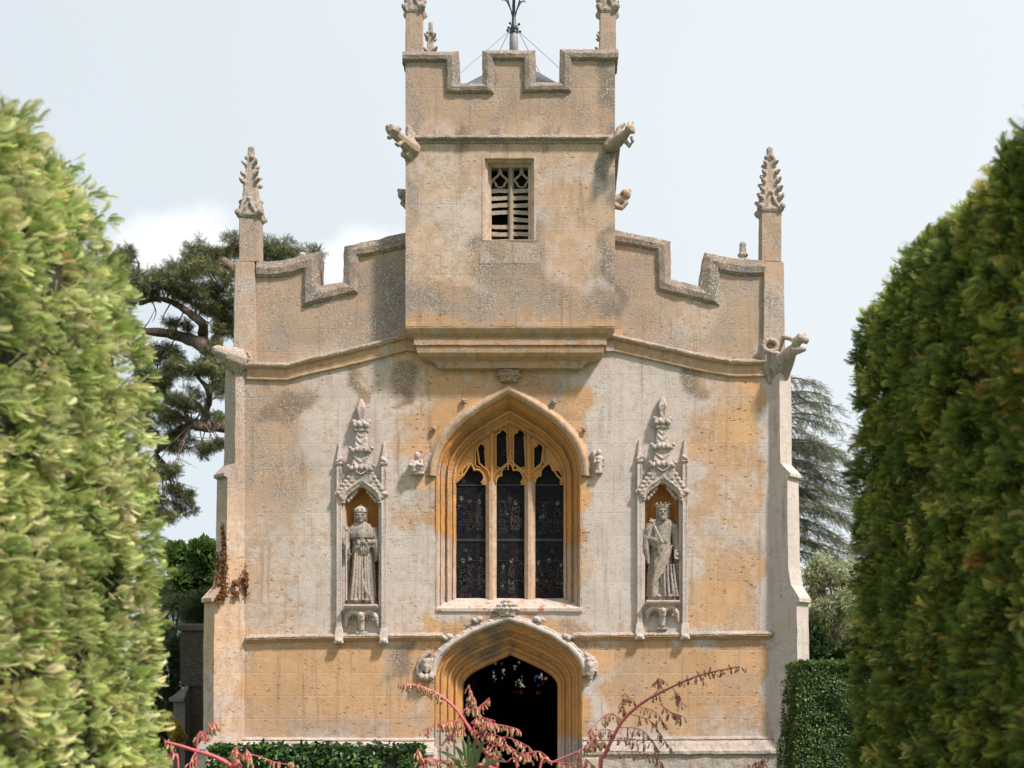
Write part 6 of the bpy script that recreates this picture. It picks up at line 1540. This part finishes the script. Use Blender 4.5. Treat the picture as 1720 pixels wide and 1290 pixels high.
# ------------------------------------------------------------------ red-stemmed flowering plants in front
BELL = None
def bell():
    V = []; F = []; n = 5
    prof_ = ((0, 0.05), (0.15, 0.14), (0.55, 0.15), (0.80, 0.20), (1.0, 0.11))
    for z, r in prof_:
        for i in range(n): V.append((z, r*math.cos(2*math.pi*i/n), r*math.sin(2*math.pi*i/n)))
    for a in range(len(prof_)-1):
        for i in range(n): F.append((a*n+i, a*n+(i+1) % n, (a+1)*n+(i+1) % n, (a+1)*n+i))
    return np.array(V), np.array(F)
BELL = bell()
M_STEM = simple('red_stem', (0.56, 0.125, 0.135), 0.5, 0, 0.25, 30)
def flower_plant(name, Y, stems, label, leaves=None, dens=1.0, seed=1, fs=0.046, hang=1.0):
    """stems: list of (points in photo measure at depth Y, r0, r1, branches[list of (points, r)])"""
    r_ = random.Random(seed); F_ = lambda px, py, dy=0.0: W(px, py, Y+dy)
    p0 = stems[0][0][0]; b0 = F_(*p0); root = empty(name, (b0.x, Y, 0), label, 'flowering plant', 'red-stemmed flowering plants before the chapel')
    for pts, r0, r1, brs in stems:
        bm = bmesh.new(); P3 = [F_(*p) for p in pts]
        if pts[0][1] > 1260: P3 = [Vector((P3[0].x+(P3[0].x-P3[1].x)*0.8, Y, 0))] + P3
        o = limb(bm, P3, r0*0.72, r1*0.72, 8, sub=5, wob=0.05); st = put('stem', bm, M_STEM, root)
        fp = []; fd = []; sets = []
        tipstart = int(len(o)*0.72)
        if brs is not None:
            for i in range(tipstart, len(o)):                      # flowers along the tip of the stem itself
                for q in range(int(3*dens)+1): fp.append(o[i]+Vector((r_.gauss(0, .02), r_.gauss(0, .02), r_.gauss(0, .015)))); fd.append((r_.gauss(0, .35), r_.gauss(0, .35), -1))
        sets.append((fp, fd))
        for bp, br in (brs or []):
            dy = r_.uniform(-.25, .25); B3 = [F_(p[0], p[1], dy*i/len(bp)) for i, p in enumerate(bp)]
            bm = bmesh.new(); fp = []; fd = []; sets.append((fp, fd))
            ob_ = limb(bm, B3, br*0.65, br*0.25, 6, sub=5, wob=0.08)
            for i in range(max(1, int(len(ob_)*0.22)), len(ob_)):
                for q in range(r_.randint(1, 2+int(dens))):
                    a = ob_[i].lerp(ob_[i-1], r_.random()); ln = r_.uniform(0.01, 0.045); dd = Vector((r_.gauss(0, .5), r_.gauss(0, .5), -0.6)).normalized()
                    add_tube(bm, [a, a+dd*ln], [0.003, 0.002], 4)
                    fp.append(a+dd*ln); fd.append((dd.x*0.5, dd.y*0.5, -1+r_.gauss(0, .25)))
            put('flower_branch', bm, M_STEM, root)
        for fp, fd in sets:
            if not fp: continue
            P_ = np.array([tuple(p) for p in fp]); d = np.array(fd)
            sc_ = fs*rng.uniform(.5, 1.15, len(P_)); V, F = scatter(*BELL, P_, frames(d, rng.uniform(-3, 3, len(P_))), sc_)
            base = palette(len(P_), [(0.66, 0.24, 0.19), (0.72, 0.40, 0.28), (0.52, 0.15, 0.14), (0.75, 0.58, 0.40)], (0.36, 0.3, 0.14, 0.20), 0.2)
            tip = palette(len(P_), [(0.74, 0.58, 0.32), (0.50, 0.48, 0.18), (0.52, 0.24, 0.13), (0.28, 0.13, 0.08)], (0.40, 0.25, 0.2, 0.15), 0.2)
            t = np.clip((BELL[0][:, 0]-0.45)/0.4, 0, 1)[None, :, None]
            ct = (base[:, None, :]*(1-t)+tip[:, None, :]*t).reshape(-1, 3)
            mesh_np('flowers', V-np.array(root.location), F, ct, M_PETAL, root)
    for lx, ly, tx, ty, wd in (leaves or []):
        bm = bmesh.new(); a = F_(lx, ly); e = F_(tx, ty, r_.uniform(-.5, .3)); n = 7; rows = []
        s_ = (e-a).cross(Vector((0, 1, 0))).normalized()
        for i in range(n):
            t = i/(n-1); c = a.lerp(e, t)+Vector((0, 0, 0.05*math.sin(math.pi*t))); ww = wd*(math.sin(math.pi*(0.25+0.75*t))**0.8+0.02)
            rows.append([c-s_*ww, c+Vector((0, ww*0.5, -ww*0.35)), c+s_*ww, c+Vector((0, ww*0.5+0.006, -ww*0.35-0.004))])
        add_loft(bm, rows); put('leaf', bm, M_BLADE, root)
    return root
M_BLADE = simple('blade_leaf', (0.17, 0.25, 0.10), 0.5, 0, 0.3, 6)
FY = -12.5
flower_plant('flowering_agave', FY, [
    ([(775, 1310), (757, 1275), (725, 1224), (700, 1190), (683, 1167), (675, 1158)][0:1]+[(768, 1292), (745, 1262), (722, 1225), (700, 1192), (741-8, 1172)][0:0]+[(757, 1288), (800-20, 1262)][0:0]+[(835, 1290), (808, 1255), (785, 1218), (762, 1187), (735, 1166), (708, 1154), (680, 1150)], 0.030, 0.008,
      [([(790, 1222), (775, 1205), (790, 1175), (788, 1150)], 0.008), ([(795, 1200), (808, 1185), (822, 1172)], 0.007), ([(780, 1215), (760, 1210), (735, 1215), (712, 1225)], 0.006), ([(800, 1235), (830, 1218), (860, 1222), (872, 1226)], 0.008), ([(790, 1225), (812, 1215), (828, 1213)], 0.006), ([(812, 1250), (850, 1238), (890, 1255)], 0.007), ([(785, 1190), (800, 1180), (790, 1165)], 0.006), ([(770, 1218), (755, 1235), (745, 1250)], 0.006), ([(780, 1220), (770, 1225), (755, 1222), (742, 1218)], 0.006), ([(815, 1258), (845, 1250), (868, 1262), (890, 1275)], 0.007), ([(800, 1230), (825, 1232), (850, 1242)], 0.006), ([(790, 1216), (805, 1205), (830, 1210)], 0.006)]),
    ([(905, 1300), (930, 1280), (965, 1265), (995, 1252), (1015, 1248)], 0.016, 0.006, [([(930, 1280), (960, 1282), (985, 1285)], 0.005), ([(965, 1266), (985, 1275), (1000, 1290)], 0.005)]),
    ([(705, 1300), (730, 1285), (755, 1276), (780, 1280)], 0.012, 0.005, [([(715, 1290), (706, 1270), (702, 1258)], 0.005), ([(740, 1280), (725, 1272), (712, 1276)], 0.005)]),
    ([(870, 1300), (850, 1280), (835, 1270), (820, 1274)], 0.012, 0.005, [([(850, 1280), (880, 1266), (905, 1262), (920, 1272)], 0.005)]),
    ], 'red-stemmed plant with drooping pink bells and green blades, before the open door',
    leaves=[(790, 1300, 786, 1233, .02), (792, 1300, 800, 1236, .02), (785, 1300, 762, 1252, .02), (800, 1300, 842, 1262, .018), (780, 1300, 735, 1262, .018), (795, 1300, 815, 1244, .02), (788, 1302, 776, 1240, .022), (800, 1302, 850, 1280, .018), (775, 1302, 722, 1280, .016), (796, 1302, 806, 1255, .02), (783, 1302, 750, 1272, .02)], seed=3, dens=2.1)
flower_plant('flowering_agave', FY-0.4, [
    ([(1008, 1300), (1015, 1270), (1030, 1238), (1048, 1208), (1080, 1180), (1120, 1158), (1165, 1138), (1200, 1128), (1242, 1120)], 0.026, 0.006,
     [([(1055, 1202), (1045, 1185), (1048, 1165), (1058, 1172)], 0.006), ([(1090, 1175), (1108, 1155), (1104, 1140), (1114, 1142)], 0.006), ([(1108, 1182), (1125, 1195), (1138, 1200), (1144, 1202)], 0.006), ([(1045, 1210), (1025, 1198), (1005, 1212), (985, 1232)], 0.006), ([(1060, 1200), (1090, 1210), (1110, 1235), (1128, 1262)], 0.006), ([(1030, 1240), (1060, 1240), (1085, 1252)], 0.006), ([(1020, 1262), (1060, 1262), (1100, 1270), (1110, 1285)], 0.006), ([(1075, 1188), (1100, 1195), (1115, 1215)], 0.005), ([(1040, 1222), (1075, 1225), (1095, 1245), (1105, 1265)], 0.006), ([(1035, 1230), (1012, 1225), (995, 1240), (990, 1250)], 0.006), ([(1130, 1156), (1140, 1172), (1146, 1182)], 0.005)]),
    ], 'red-stemmed plant whose long stalk leans far right, right of the door', seed=5)
flower_plant('flowering_agave', FY-1.5, [
    ([(405, 1310), (388, 1287), (360, 1271), (325, 1260), (300, 1252), (276, 1246)], 0.030, 0.012, None),
    ([(330, 1262), (345, 1245), (347, 1232), (358, 1214)], 0.012, 0.006, [([(347, 1235), (338, 1228), (330, 1236)], 0.006), ([(352, 1222), (362, 1216), (359, 1212)], 0.005)]),
    ([(300, 1300), (292, 1270), (282, 1242)], 0.014, 0.006, [([(290, 1265), (278, 1270), (272, 1290)], 0.006)]),
    ([(390, 1290), (405, 1270), (425, 1268), (460, 1280), (490, 1285)], 0.010, 0.004, [([(405, 1270), (396, 1255), (400, 1262)], 0.005), ([(330, 1262), (322, 1275), (318, 1292)], 0.008), ([(420, 1268), (414, 1258), (420, 1275)], 0.005)]),
    ], 'thick bare red stalk arching at the foot of the sunlit hedge', seed=7, dens=0.4)
flower_plant('flowering_agave', FY, [([(1255, 1310), (1262, 1292), (1272, 1282), (1284, 1276)], 0.008, 0.004, [([(1262, 1292), (1275, 1290), (1288, 1284)], 0.004)])], 'smallest red flower spray, just left of the box hedge', seed=9)
